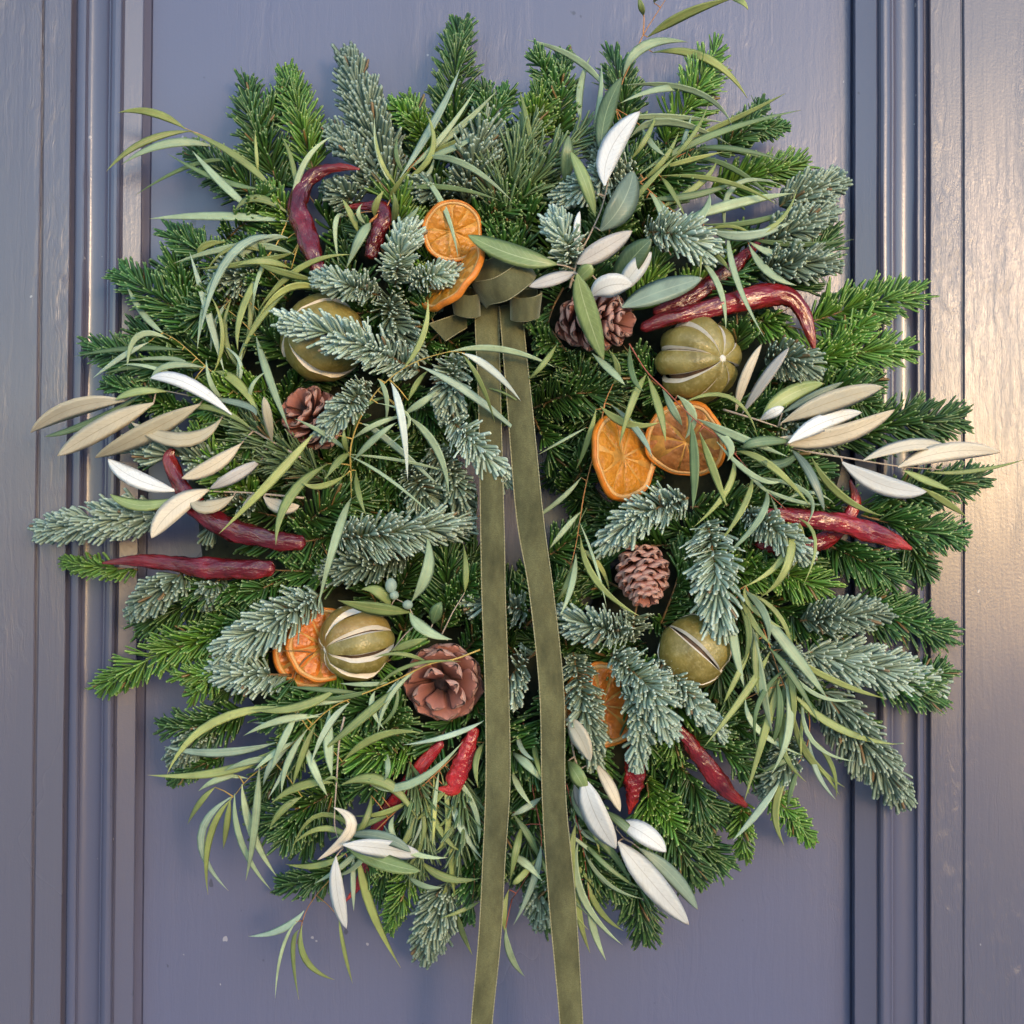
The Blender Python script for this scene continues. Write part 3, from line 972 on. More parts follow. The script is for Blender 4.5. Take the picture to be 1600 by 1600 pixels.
# ---- ribbon
def strip(parent, name, a, b, n, mat, back=None, th=0.0011, crown=0.0, edging=True, trim=1.5, inset=0.0):
    """a ribbon between two edge lines a and b of photo points (x, y, d)"""
    A = [Vector(P(*q)) for q in catmull(a, n)]
    B = [Vector(P(*q)) for q in catmull(b, n)]
    for i in range(n):                                   # the edge lines are the outside of the trim
        s = (B[i] - A[i]).normalized() * (inset * px(0.1))
        A[i] = A[i] + s; B[i] = B[i] - s
    us = np.linspace(0, 1, 7)
    verts, faces, mi = [], [], []
    for i in range(n):
        t = (A[min(i + 1, n - 1)] - A[max(i - 1, 0)]).normalized()
        s = (B[i] - A[i]).normalized()
        nn = t.cross(s)
        if nn.dot(CPOS - A[i]) < 0 and i == 0: flip = -1
        elif i == 0: flip = 1
        nn = nn.normalized() * flip
        for q in us:
            verts.append(A[i].lerp(B[i], q) + nn * (crown * (1 - (2 * q - 1) ** 2)))
        for q in us[::-1]:
            verts.append(A[i].lerp(B[i], q) + nn * (crown * (1 - (2 * q - 1) ** 2) - th))
    m = 14
    for i in range(n - 1):
        for k in range(m):
            k2 = (k + 1) % m
            faces.append((i * m + k, i * m + k2, (i + 1) * m + k2, (i + 1) * m + k))
            mi.append(1 if 7 <= k < 13 else 0)
    faces.append(tuple(range(m))); mi.append(0)
    faces.append(tuple((n - 1) * m + k for k in range(m))); mi.append(0)
    o = mesh_obj(name, verts, faces, [mat, back or mat], parent, True, mi, 50)
    if edging:
        for E, O in ((A, B), (B, A)):
            steps = max(2, int((E[-1] - E[0]).length / 0.0011)) if edging == 'picot' else n * 2
            pts, rad = [], []
            for j in range(steps + 1):
                f = j / steps * (n - 1)
                i = min(int(f), n - 2)
                pts.append(E[i].lerp(E[i + 1], f - i) + (CPOS - E[i]).normalized() * 0.0003)
                rad.append(trim * px(0.1) * (0.75 if j % 2 else 0.45))
            tv, tf = tube_geo(pts, rad, 5)
            mesh_obj('edging', tv, tf, M['edging'], o)
    return o

# ================================================================== the wreath itself
wreath = empty('evergreen_wreath', P(CX, CY, 0.02), 'full round wreath body of dark green fir sprigs hanging on the door', 'wreath')
# moss and straw ring the sprigs are tied to
def moss_ring():
    verts, faces = [], []
    na, nb = 72, 12
    for i in range(na):
        a = 2 * math.pi * i / na
        for k in range(nb):
            b = 2 * math.pi * k / nb
            w = 1 + 0.25 * mnoise.noise(Vector((math.cos(a) * 4, math.sin(a) * 4, b)))
            rr = 355 + 150 * math.cos(b) * w
            verts.append(P(CX + rr * math.cos(a), CY + rr * math.sin(a), 0.027 + 0.020 * math.sin(b) * w))
    for i in range(na):
        for k in range(nb):
            i2, k2 = (i + 1) % na, (k + 1) % nb
            faces.append((i * nb + k, i * nb + k2, i2 * nb + k2, i2 * nb + k))
    return mesh_obj('moss_ring', verts, faces, M['moss'], wreath)
moss_ring()

for q in ((506,529,66),(1091,563,68),(556,1004,62),(1086,1017,56),(707,361,46),(712,436,44),(971,715,46),(963,745,40),(1073,690,58),(478,1018,62),(497,1010,60),
          (905,500,48),(960,508,45),(487,652,52),(1005,905,54),(692,1066,62),(930,1110,46),(697,513,26),(728,473,24),(821,478,26)):
    KEEP_CLEAR.append(q)
def clear_path(pts):
    for (x0, y0, r0), (x1, y1, r1) in zip(pts, pts[1:]):
        for k in range(5):
            f = k / 5
            KEEP_CLEAR.append((x0 + (x1 - x0) * f, y0 + (y1 - y0) * f, r0 + (r1 - r0) * f + 1))
CHILLI = [
 ('arched dark red chilli bending over at the upper left', [(498,430,12),(488,395,17),(474,355,19),(466,322,19),(476,288,17),(500,268,12),(530,261,8),(562,264,2)], 1, 0.30),
 ('short bent chilli between the arched one and the topmost orange slice', [(578,405,12),(588,368,15),(600,340,14),(596,322,12),(568,322,8),(537,323,2)], 2, 0.25),
 ('long bent chilli with a drooping tip behind the ribbed lime', [(1000,514,9),(1045,498,15),(1110,482,18),(1175,466,20),(1225,461,19),(1252,484,16),(1266,520,11),(1273,548,2)], 3, 0.32),
 ('deep red chilli slanting up behind the long bent chilli', [(1020,490,9),(1075,468,14),(1125,434,15),(1165,398,11),(1198,366,3)], 4, 0.28),
 ('hooked dark chilli rising among tan olive leaves at the left', [(478,850,12),(420,842,18),(355,824,20),(305,790,19),(277,750,15),(265,718,12),(270,701,5)], 5, 0.25),
 ('straight wrinkled chilli lying flat at the left edge', [(430,888,13),(385,889,18),(320,888,19),(262,880,14),(205,876,10),(160,880,2)], 6, 0.28),
 ('glossy red chilli lying across the other one at the right edge', [(1195,800,8),(1250,808,15),(1305,816,19),(1355,830,19),(1398,846,13),(1424,858,3)], 7, 0.80),
 ('chilli with upturned tip under the glossy red one at the right edge', [(1180,850,8),(1235,858,14),(1285,846,16),(1322,815,13),(1337,782,10),(1328,750,2)], 8, 0.55),
 ('slanting crimson chilli below the lower right lime', [(1052,1128,9),(1085,1170,14),(1115,1210,17),(1142,1240,13),(1167,1260,4)], 9, 0.40),
 ('chilli pointing straight down below the lowest orange slice', [(992,1165,14),(992,1205,19),(989,1240,14),(983,1272,2)], 10, 0.55),
 ('stubby bright red chilli below the open pine cone', [(742,1135,10),(727,1178,16),(715,1212,18),(706,1232,14),(685,1233,3)], 11, 0.95),
 ('long thin chilli slanting down to the lower left', [(692,1158,8),(660,1195,12),(622,1243,13),(594,1285,12),(575,1340,9),(560,1382,7),(540,1408,2)], 12, 0.85),
]
for q in CHILLI: clear_path(q[1])
for (x0, y0, x1, y1) in ((761,520,766,700),(766,700,772,940),(772,940,778,1230),(778,1230,765,1470),(803,530,812,640),(812,640,840,880),(840,880,865,1240),(865,1240,880,1420)):
    for k in range(12):
        TAIL_CLEAR.append((x0 + (x1 - x0) * k / 12, y0 + (y1 - y0) * k / 12, 24))
frs = np.random.default_rng(5)
sd = 0
# filling: rows of fir all round, from the back outward and inward
def fill(count, r0, r1, dirs, ln, hw, dep, mats, clear=True):
    global sd
    for i in range(count):
        a = 2 * math.pi * (i + frs.uniform(-0.4, 0.4)) / count
        r = frs.uniform(r0, r1)
        x, y = CX + r * math.cos(a), CY + r * math.sin(a)
        da = a + frs.uniform(*dirs)
        L = ln * frs.uniform(0.8, 1.15)
        tx, ty = x + L * math.cos(da), y + L * math.sin(da)
        d0 = max(0.012, ring_d(x, y) + dep)
        d1 = max(0.014, ring_d(tx, ty) + dep + frs.uniform(-0.004, 0.008))
        sd += 1
        sprig(wreath, [(x, y, d0), ((x + tx) / 2 + frs.normal(0, 8), (y + ty) / 2 + frs.normal(0, 8), (d0 + d1) / 2 + 0.003), (tx, ty, d1)],
              hw * frs.uniform(0.85, 1.15), 'n', M[mats[i % len(mats)]], seed=sd, clear=clear)
fill(30, 380, 470, (-0.45, 0.45), 185, 46, -0.022, 'nnnn')
fill(26, 270, 340, (-0.8, 0.8), 170, 44, -0.012, 'nnyn')
fill(40, 230, 440, (-3.1, 3.1), 125, 34, -0.036, 'nnnn', False)
fill(26, 175, 225, (2.4, 3.9), 95, 36, -0.030, 'nnnn')
fill(24, 230, 290, (2.55, 3.7), 125, 40, -0.022, 'nnnn')
fill(22, 330, 430, (-1.3, 1.3), 150, 42, -0.006, 'nnny')

# outline and inner green sprigs one by one: base, tip, half width, material
GREEN = [
 (1030,980,1070,860,34,'n'),(1050,870,1080,960,30,'n'),(880,450,850,540,34,'n'),(900,580,850,500,34,'n'),(690,540,660,470,30,'n'),(650,560,720,500,30,'n'),
 (440,300,387,136,44,'n'),(492,275,450,118,40,'y'),(708,240,718,46,46,'n'),(668,240,640,158,30,'y'),(420,320,305,240,44,'n'),
 (385,440,268,364,38,'n'),(340,525,196,430,48,'n'),(305,600,146,545,40,'n'),(300,650,172,600,30,'n'),(868,230,880,92,34,'n'),
 (965,235,958,92,42,'n'),(1040,225,1116,82,48,'y'),(1120,240,1190,165,30,'n'),(1110,300,1248,258,40,'y'),(1262,505,1426,462,48,'y'),
 (1240,570,1412,545,44,'y'),(1300,690,1490,655,52,'n'),(1370,790,1532,745,44,'n'),(1345,805,1494,838,46,'n'),(1290,850,1390,905,46,'n'),
 (1325,940,1478,990,48,'n'),(1345,1050,1466,1088,44,'n'),(1195,1225,1266,1312,27,'y'),(1160,1245,1163,1336,24,'y'),(1050,1170,1112,1275,46,'n'),
 (1015,1230,1084,1368,50,'n'),(975,1320,1008,1462,48,'n'),(895,1270,930,1400,40,'n'),(355,990,163,1070,40,'y'),(215,890,104,878,24,'y'),
 (405,1000,302,1085,30,'y'),(385,1110,262,1135,38,'n'),(350,1180,268,1220,22,'n'),(525,1235,412,1290,44,'n'),(545,1345,443,1382,34,'n'),
 (650,1340,608,1446,30,'y'),(690,985,698,848,42,'n'),(830,640,955,612,44,'n'),(832,650,868,722,40,'n'),(1150,500,1268,520,36,'y'),
 (620,420,560,350,36,'n'),(380,470,300,500,44,'n'),(420,610,330,640,40,'y'),(470,830,560,780,44,'n'),(540,1050,650,1010,40,'y'),
 (560,1150,640,1110,40,'n'),(640,1180,560,1230,40,'n'),(830,880,900,830,40,'n'),(820,980,880,900,36,'n'),(880,780,930,700,34,'n'),
 (1040,1190,1120,1130,44,'n'),(1010,1210,1010,1310,44,'y'),(1080,1130,1180,1210,44,'n'),(1250,760,1180,700,40,'n'),(1260,620,1360,600,42,'n'),
 (1150,700,1280,740,44,'n'),(1180,880,1290,920,44,'y'),(760,260,790,150,36,'n'),(820,230,850,130,36,'y'),(1000,300,1090,250,40,'n'),
 (1050,620,960,560,40,'n'),(930,640,880,560,36,'n'),(700,850,760,800,36,'n'),(620,1290,560,1350,36,'n'),(1080,480,1170,420,40,'n'),
 (455,900,380,940,36,'n'),(520,1000,450,1090,36,'n'),(450,470,380,390,40,'n'),(480,380,420,300,36,'y'),(350,380,440,330,34,'n'),
 (870,1330,850,1440,34,'n'),(740,1330,730,1430,36,'n'),
]
for (x, y, tx, ty, hw, mk) in GREEN:
    sd += 1
    r1 = math.hypot(tx - CX, ty - CY)
    d0 = max(0.014, ring_d(x, y) - 0.010)
    d1 = max(0.016, ring_d(tx, ty) - 0.004 + frs.uniform(0, 0.008))
    k = frs.normal(0, 5)
    sprig(wreath, [(x, y, d0), ((x + tx) / 2 + k, (y + ty) / 2 + k, (d0 + d1) / 2 + 0.004), (tx, ty, d1)], hw, 'n', M[mk], seed=sd, clear=True, tails=True, forks=(0, 1, 0)[sd % 3])

# ================================================================== noble fir tips, each wired in by itself
NG = 'silvery noble fir sprigs tucked into the wreath'
NOBLE = [
 (612,300,545,100,50,'b',0,0.004,'tall dense grey-green fir sprig standing up left of the topmost dark green sprig'),
 (590,305,522,205,32,'b',-.006,0,'short dark blue fir sprig behind the tall upright one, above the arched chilli'),
 (728,320,762,190,46,'b',-.004,0.004,'dark frosted fir sprig above the topmost orange slice'),
 (258,802,72,828,42,'v',0,0.010,'fat silvery fir sprig reaching out furthest at the wreath\'s left edge'),
 (305,880,216,952,38,'b',0,0.004,'silvery fir sprig hanging under the tip of the straight chilli at the left edge'),
 (358,895,322,942,25,'b',-.004,0.0,'tiny grey fir tip under the middle of the straight chilli at the left edge'),
 (395,742,220,700,44,'b',-.008,0.0,'dark grey fir sprig behind the tan olive leaves at the left edge'),
 (500,930,362,1010,46,'v',0.002,0.012,'large silver-green fir sprig lying above the paired orange slices'),
 (455,1055,345,1050,38,'v',-.004,0.006,'grey-green fir sprig left of the paired orange slices'),
 (655,580,458,505,40,'v',0.012,0.036,'flat silver fir sprig lying across the top left lime'),
 (592,462,505,438,30,'v',0.010,0.022,'small white-green fir tip just above the top left lime'),
 (618,445,640,362,36,'v',0.006,0.020,'drooping pale fir tuft between the short chilli and the topmost orange slice'),
 (640,442,716,428,28,'v',0.006,0.016,'little fir tip touching the edge-on orange slice'),
 (612,460,640,545,38,'b',0.002,0.012,'dark slate fir sprig pointing down to the right of the top left lime'),
 (575,600,512,668,30,'v',0.012,0.028,'short bristly fir tip covering the left pine cone'),
 (715,560,702,640,38,'v',0.006,0.022,'round silver fir tuft left of the ribbon, under the arching gum twig'),
 (700,650,785,742,35,'v',0.020,0.060,'silver fir tip overlapping the left ribbon tail'),
 (672,700,732,812,34,'b',0.006,0.020,'olive-grey fir tip hanging beside the left ribbon tail below the silver one'),
 (528,842,708,822,46,'v',0.008,0.026,'broad curved silver fir sprig above the green leaf and left of the ribbon'),
 (640,735,668,800,38,'b',0,0.008,'shaded grey fir tip above the broad curved silver sprig'),
 (640,865,520,895,38,'b',-.006,0.0,'dark fir sprig under the broad curved silver sprig'),
 (893,418,866,348,36,'v',0.010,0.022,'round blue fir tuft beside the bow and the olive twig'),
 (990,262,888,305,36,'v',-.004,0.008,'blue fir tip half hidden behind the olive twig above the bow'),
 (1008,362,1102,388,42,'v',0.002,0.014,'blue-green fir sprig right of the upright olive twig'),
 (1218,322,1308,285,38,'b',0.0,0.006,'grey fir sprig sticking out at the upper right edge of the wreath'),
 (1185,392,1290,328,38,'b',0.002,0.008,'grey fir sprig just below the one at the upper right edge'),
 (1185,425,1290,412,38,'b',0,0.006,'fir sprig above the long bent chilli at the right'),
 (1195,560,1266,578,40,'b',0,0.006,'grey-green fir sprig right of the top right lime'),
 (1075,778,953,842,40,'v',0.008,0.024,'bright blue fir tip right above the closed pine cone'),
 (1105,815,1122,968,50,'v',0.010,0.026,'thick blue fir sprig between the closed pine cone and the crossed chillies'),
 (1165,800,1252,862,34,'v',0.006,0.020,'pale fir tip lying over the crossed chillies'),
 (985,990,880,968,38,'v',0.006,0.022,'silver fir tip touching the right ribbon tail'),
 (895,1020,928,1178,36,'b',0.0,0.016,'long grey fir sprig beside the right ribbon tail over the lowest orange slice'),
 (985,1050,996,1186,31,'v',0.008,0.022,'narrow fir tip hanging over the lowest orange slice'),
 (955,1022,1040,1130,42,'v',0.014,0.034,'curled mint-green fir sprig between the lowest orange slice and the lower right lime'),
 (1030,1025,1122,1142,28,'v',0.008,0.020,'slim fir sprig right under the lower right lime'),
 (838,1018,786,1096,44,'v',-.008,0.006,'blue fir tuft between the two ribbon tails'),
 (830,955,723,938,34,'v',-.008,0.004,'blue fir tip behind both ribbon tails'),
 (1250,970,1370,958,36,'b',0,0.008,'smaller of the grey fir sprigs at the right edge, above the large one'),
 (1262,1018,1456,1066,46,'v',0,0.010,'large frosted fir sprig at the right edge pointing sideways'),
 (1285,1080,1404,1238,50,'b',0,0.008,'large frosted fir sprig at the lower right edge pointing down'),
 (1232,1150,1200,1232,34,'b',-.004,0.002,'grey fir tip behind the hanging gum leaves at the lower right'),
 (702,1378,666,1486,42,'b',0,0.006,'frosted fir sprig at the very bottom, left of the ribbon'),
 (838,1365,850,1440,32,'b',-.004,0.0,'dark fir tip at the bottom between the two ribbon tails'),
 (340,1130,272,1185,30,'b',-.006,0.0,'small blue-green fir tip behind the gum leaves at the lower left'),
 (420,420,340,455,40,'b',-.010,-.002,'dark frosted fir sprig behind the pale gum leaves left of the arched chilli'),
 (565,330,520,290,34,'b',-.010,-.002,'blue fir sprig inside the bend of the arched chilli'),
 (700,320,640,300,32,'b',-.010,-.002,'blue fir sprig behind the gum twig left of the topmost orange slice'),
 (1150,1010,1260,1050,40,'b',-.010,-.004,'shaded fir sprig behind the orange gum stem at the right'),
 (1190,640,1290,690,36,'b',-.012,-.004,'shaded fir sprig behind the right-hand olive twig'),
 (400,780,330,830,36,'b',-.010,-.002,'shaded grey fir sprig between the two chillies at the left edge'),
 (960,330,930,230,34,'b',-.010,-.004,'fir sprig standing behind the white olive leaf at the top'),
 (985,1000,1000,920,30,'b',-.012,-.004,'fir tip in the shade under the closed pine cone'),
 (760,420,690,470,26,'b',-.014,-.004,'fir tip in the shade left of the bow'),
]
for (x, y, tx, ty, hw, mk, e0, e1, lab) in NOBLE:
    sd += 1
    d0 = max(0.016, ring_d(x, y) + e0)
    d1 = max(0.022, ring_d(tx, ty) + e1)
    root = empty('noble_fir_sprig', P(x, y, d0), lab, 'fir sprig', NG)
    k = frs.normal(0, 6)
    sprig(root, [(x, y, d0), ((x + tx) / 2 + k, (y + ty) / 2 - abs(k) * 0.4, (d0 + d1) / 2 + 0.005), (tx, ty, d1)], hw, 'b', M[mk], twig_r=2.0, seed=sd, name=None, clear=e1 <= 0.0101, tails='overlapping the left ribbon' not in lab)

# rosemary tufts
RG = 'rosemary sprigs in the wreath'
for (pts, hw, lab) in [
 ([(792,345),(800,285),(832,195)], 42, 'rosemary sprig with thin upright leaves just above the bow'),
 ([(800,330),(845,270),(905,215)], 40, 'rosemary sprig leaning right above the bow'),
 ([(785,340),(770,290),(772,225)], 34, 'rosemary sprig leaning left, right of the topmost orange slice'),
 ([(500,735),(440,700),(375,655)], 40, 'yellowish thin-leaved rosemary sprig below the left pine cone'),
 ([(520,760),(470,735),(390,720)], 34, 'lower yellowish rosemary sprig behind the hooked chilli'),
 ([(640,1190),(665,1265),(655,1350)], 40, 'rosemary sprig at the bottom left of the ribbon, under the open pine cone'),
 ([(720,1200),(725,1275),(715,1345)], 38, 'rosemary sprig beside the left ribbon tail below the stubby red chilli'),
 ]:
    sd += 1
    q = [(x, y, ring_d(x, y) + 0.002 + 0.004 * i) for i, (x, y) in enumerate(pts)]
    root = empty('rosemary_sprig', P(*q[0]), lab, 'rosemary', RG)
    sprig(root, q, hw, 'r', M['r'], twig_r=1.8, seed=sd, name=None, lift=0.004)

# ================================================================== fruit, cones, chillies
lime('egg-shaped green-brown lime half hidden under a fir sprig, upper left', 506, 529, 67, (-0.80, 0.52, 0.15), 0.087, 3, spin=0.2, nseg=6, gap=0.20, squash=0.98, rib=0.02)
lime('pumpkin-ribbed green lime with gold crown beside the long bent chilli', 1091, 563, 67, (0.58, 0.80, -0.06), 0.091, 5, spin=0.35, nseg=8, gap=0.22, squash=0.90, rib=0.10)
lime('orange-tinged lime with broad white slits in front of paired orange slices', 556, 1004, 60, (-0.86, 0.46, -0.17), 0.093, 8, spin=0.1, nseg=9, gap=0.40, squash=0.95, rib=0.03, brown=0.8)
lime('smooth olive lime with a single long open slit under the closed pine cone', 1086, 1017, 57, (0.70, 0.30, -0.62), 0.093, 11, spin=0.62, nseg=5, gap=0.17, squash=0.99, rib=0.01)

orange_slice('round orange slice facing us, topmost of all the slices', 707, 361, 48, (0.22, 0.90, -0.25), 0.098, 1, nseg=9, thick=0.28, warp=0.06)
orange_slice('orange slice seen edge-on against the bow', 709, 436, 66, (-0.68, 0.44, 0.58), 0.100, 2, nseg=10, thick=0.19, warp=0.015)
orange_slice('tilted oval orange slice, left one of the two under the ribbed lime', 971, 715, 68, (0.66, 0.74, 0.14), 0.090, 3, nseg=10, thick=0.18, warp=0.07)
orange_slice('browned orange slice with warped rim right below the ribbed lime', 1073, 690, 64, (-0.30, 0.84, -0.42), 0.090, 4, pulp='pulp_brown', nseg=9, thick=0.18, warp=0.14, spin=0.3)
orange_slice('rear slice of the pair behind the orange-tinged lime', 486, 1016, 60, (0.35, 0.90, 0.05), 0.072, 5, pulp='pulp_red', nseg=10, thick=0.20, warp=0.04)
orange_slice('front slice of the pair behind the orange-tinged lime', 505, 1008, 58, (0.38, 0.90, 0.05), 0.084, 6, pulp='pulp_red', nseg=10, thick=0.20, warp=0.04, spin=0.3)
orange_slice('dark orange slice mostly covered by fir tips, lowest of the slices', 940, 1102, 66, (0.30, 0.94, 0.05), 0.086, 7, pulp='pulp_red', nseg=10, thick=0.15, warp=0.06)

pine_cone('pine cone lying sideways under the white olive leaves beside the bow', 934, 502, 54, (0.76, 0.60, -0.10), 0.096, 1, n=46, length=2.4, a_base=88, a_tip=22, sw=1.0)
pine_cone('reddish pine cone partly covered by a fir tip below the upper left lime', 487, 652, 52, (-0.42, 0.72, 0.52), 0.092, 2, n=34, length=1.9, a_base=92, a_tip=28, sw=1.1)
pine_cone('closed egg-shaped pine cone with its tip hanging down, right of the ribbon', 1005, 900, 51, (0.10, 0.62, -0.77), 0.096, 3, n=72, length=2.0, a_base=66, a_tip=16, sw=0.80)
pine_cone('open rosy pine cone like a flower, facing us left of the ribbon', 692, 1066, 70, (-0.06, 0.95, -0.28), 0.092, 4, n=27, length=1.1, a_base=112, a_tip=30, sw=1.0, lens=1.0)

OFF = {1: .016, 2: .010, 3: .014, 4: .004, 5: .016, 6: .014, 7: .020, 8: .002, 9: .012, 10: .008, 11: .014, 12: .002}
for (lab, pts, s, tone) in CHILLI:
    chilli(lab, pts, OFF[s], s, stalk=False, tone=tone)

# a bud on a fir twig
bud = empty('fir_bud', P(335, 487, 0.055), 'small brown bud among the dark fir needles at the left', 'bud')
v, f, _ = uv_ball(P(335, 487, 0.055), Matrix.Identity(3), 8 * px(), 1.4, 7, 10)
mesh_obj('bud_scales', v, f, M['scale'], bud)

# ================================================================== gum (willow-leaved eucalyptus) sprigs
EG = 'willow-leaved gum twigs in the wreath'
def gum(label, stems, leaves, sm, seed, dep=0.012, r=2.6):
    return plant('gum_twig', label, 'gum twig', stems, leaves, dep, M[sm], EG, r, seed, extra={1: 8, 2: 6, 3: 6, 4: 6, 5: 14, 6: 6, 7: 8, 8: 10, 9: 5, 10: 14, 11: 16, 12: 22, 13: 12, 14: 10}[seed])

gum('gum twig sweeping out to the upper left with arching leaves', [[(470,375),(450,335),(425,300),(395,265),(360,235),(325,215),(295,203),(285,198)]], [
 (290,202,238,176,185,176,14,'o'),(300,205,225,222,166,268,12,'o'),(335,230,262,225,190,257,15,'p'),(365,253,300,258,210,306,8,'g'),
 (408,295,340,280,262,240,10,'g'),(395,330,345,285,300,235,14,'p'),(430,300,370,245,295,205,13,'o'),(452,335,400,310,365,333,14,'o'),
 (452,346,340,338,233,342,15,'p'),(460,398,380,385,270,412,15,'p'),(455,420,410,408,368,416,13,'o'),(450,372,395,385,328,455,15,'t'),
 (458,395,395,410,310,420,13,'o'),(353,378,318,385,313,405,13,'o'),(470,345,458,260,440,215,9,'o')], 'stem_y', 1)
gum('gum leaves hanging down left of the arched chilli', [[(455,330),(430,385),(390,430),(350,480)]], [
 (440,372,360,400,311,530,15,'t'),(374,402,330,450,308,548,14,'p'),(350,580,322,480,296,393,13,'t'),(425,400,380,480,372,548,12,'o'),
 (452,455,412,490,372,562,13,'o'),(400,525,422,595,453,674,14,'p'),(404,485,470,418,550,398,11,'o'),(500,440,440,425,402,412,13,'o'),(505,455,450,450,402,500,13,'y')], 'stem_y', 2)
gum('small gum twig with upright blade leaves left of the topmost orange slice', [[(600,330),(625,287),(640,263),(663,238)]], [
 (625,278,682,185,719,106,14,'t'),(664,238,715,202,778,140,13,'p'),(642,262,690,215,743,140,11,'p'),(660,247,712,230,757,203,11,'p'),
 (656,249,722,255,800,314,12,'p'),(652,268,692,320,716,403,10,'p'),(625,297,700,293,782,314,10,'g'),(608,310,620,290,638,266,9,'o'),
 (585,338,588,318,600,298,12,'y'),(457,342,473,260,521,212,11,'p'),(540,338,524,350,530,416,9,'p'),(579,348,563,372,541,420,17,'p'),
 (610,361,640,340,654,322,10,'p'),(560,365,548,335,534,310,11,'o'),(612,352,618,325,614,300,12,'o'),(572,350,560,335,566,318,8,'p')], 'stem_o', 3)
gum('tall gum twig rising out of the top of the picture', [[(962,170),(972,130),(985,100),(1005,55),(1030,15),(1042,-4)],[(1005,55),(1006,25),(1000,-4)]], [
 (1012,58,1075,20,1148,-3,17,'o'),(1140,-2,1158,2,1169,16,10,'y'),(974,118,1008,72,1075,66,18,'p'),(1020,82,1105,92,1168,154,15,'o'),
 (975,133,1085,142,1144,196,11,'p'),(1100,147,1040,138,968,162,12,'p'),(946,140,900,92,822,62,12,'p'),(908,190,906,140,923,87,13,'p'),
 (926,200,938,150,939,100,9,'p'),(985,215,1045,190,1142,227,15,'p'),(966,187,1040,182,1135,192,11,'p'),(1003,198,1018,225,1041,244,10,'p'),
 (1022,5,1030,-5,1050,-8,8,'y'),(832,245,824,190,812,142,9,'o'),(1005,25,1002,10,997,-4,11,'o'),(985,250,1010,215,1025,180,10,'o')], 'stem_o', 4)
gum('gum twig spreading long blades over the upper right', [[(1000,285),(1050,250),(1085,232)],[(1000,285),(1070,345),(1110,362),(1165,372)]], [
 (1000,272,1108,213,1252,172,13,'g'),(1070,220,1155,182,1227,146,10,'o'),(1085,232,1150,233,1229,253,9,'g'),(1080,247,1145,263,1216,319,10,'g'),
 (1030,275,1130,283,1214,320,9,'o'),(1033,277,1050,300,1073,344,9,'o'),(1062,346,1150,318,1242,302,18,'p'),(1065,352,1098,335,1109,302,16,'p'),
 (1100,350,1180,346,1258,318,11,'g'),(1102,357,1172,368,1247,340,17,'t'),(1167,372,1250,382,1334,374,11,'g'),(1167,375,1235,404,1308,394,15,'p'),
 (1170,382,1200,425,1245,446,14,'p'),(1138,362,1150,435,1194,527,11,'p'),(1092,405,1124,450,1134,516,11,'p'),(1102,386,1126,405,1141,426,8,'o'),
 (1010,310,1085,305,1160,280,13,'g'),(1020,330,1090,290,1120,250,12,'o'),(980,330,1010,290,1060,240,10,'o')], 'stem_o', 5)
gum('wispy gum twig at the left above the long olive leaves', [[(425,690),(400,650),(370,615),(330,580),(280,535),(255,520)]], [
 (257,522,222,488,196,440,12,'p'),(264,530,215,526,199,580,12,'p'),(232,535,190,558,145,591,10,'t'),(285,547,200,545,116,557,10,'g'),
 (312,577,230,572,160,585,10,'g'),(322,575,262,572,235,597,12,'p'),(336,580,372,600,407,652,16,'o'),(296,572,260,560,180,566,8,'p'),
 (350,625,330,600,322,560,9,'p'),(300,600,240,575,190,570,7,'p'),(420,690,418,655,412,622,14,'o')], 'stem_y', 6)
gum('arching gum twig in the middle that crosses the left ribbon tail', [[(548,735,-.01),(548,700),(560,660,.004),(590,610,.008),(640,570,.014),(700,550,.022),(725,552,.026)]], [
 (705,549,785,546,867,574,12,'p'),(722,552,768,578,814,627,14,'w'),(755,606,790,615,819,636,4,'o'),(724,556,752,600,773,660,9,'o'),
 (655,572,738,618,824,690,14,'t'),(590,592,604,620,602,664,9,'p'),(611,598,628,655,637,752,14,'w'),(636,650,682,700,701,772,14,'p'),
 (552,720,586,685,620,660,12,'p'),(566,662,615,695,704,778,12,'t'),(630,648,660,628,682,612,13,'p'),(638,626,652,598,668,580,10,'o'),
 (545,706,505,677,460,654,9,'p'),(544,706,538,690,538,670,10,'o'),(546,708,528,722,509,748,13,'o'),(545,710,640,722,720,745,6,'p'),
 (545,712,610,750,680,810,6,'p'),(491,676,425,750,342,834,16,'y'),(512,725,452,778,431,852,17,'o'),(549,778,523,845,496,952,15,'p'),
 (540,742,500,760,470,752,11,'o'),(556,735,560,770,572,805,10,'o'),(590,630,640,655,600,700,6,'p')], 'stem_y', 7, 0.026, 3.0)
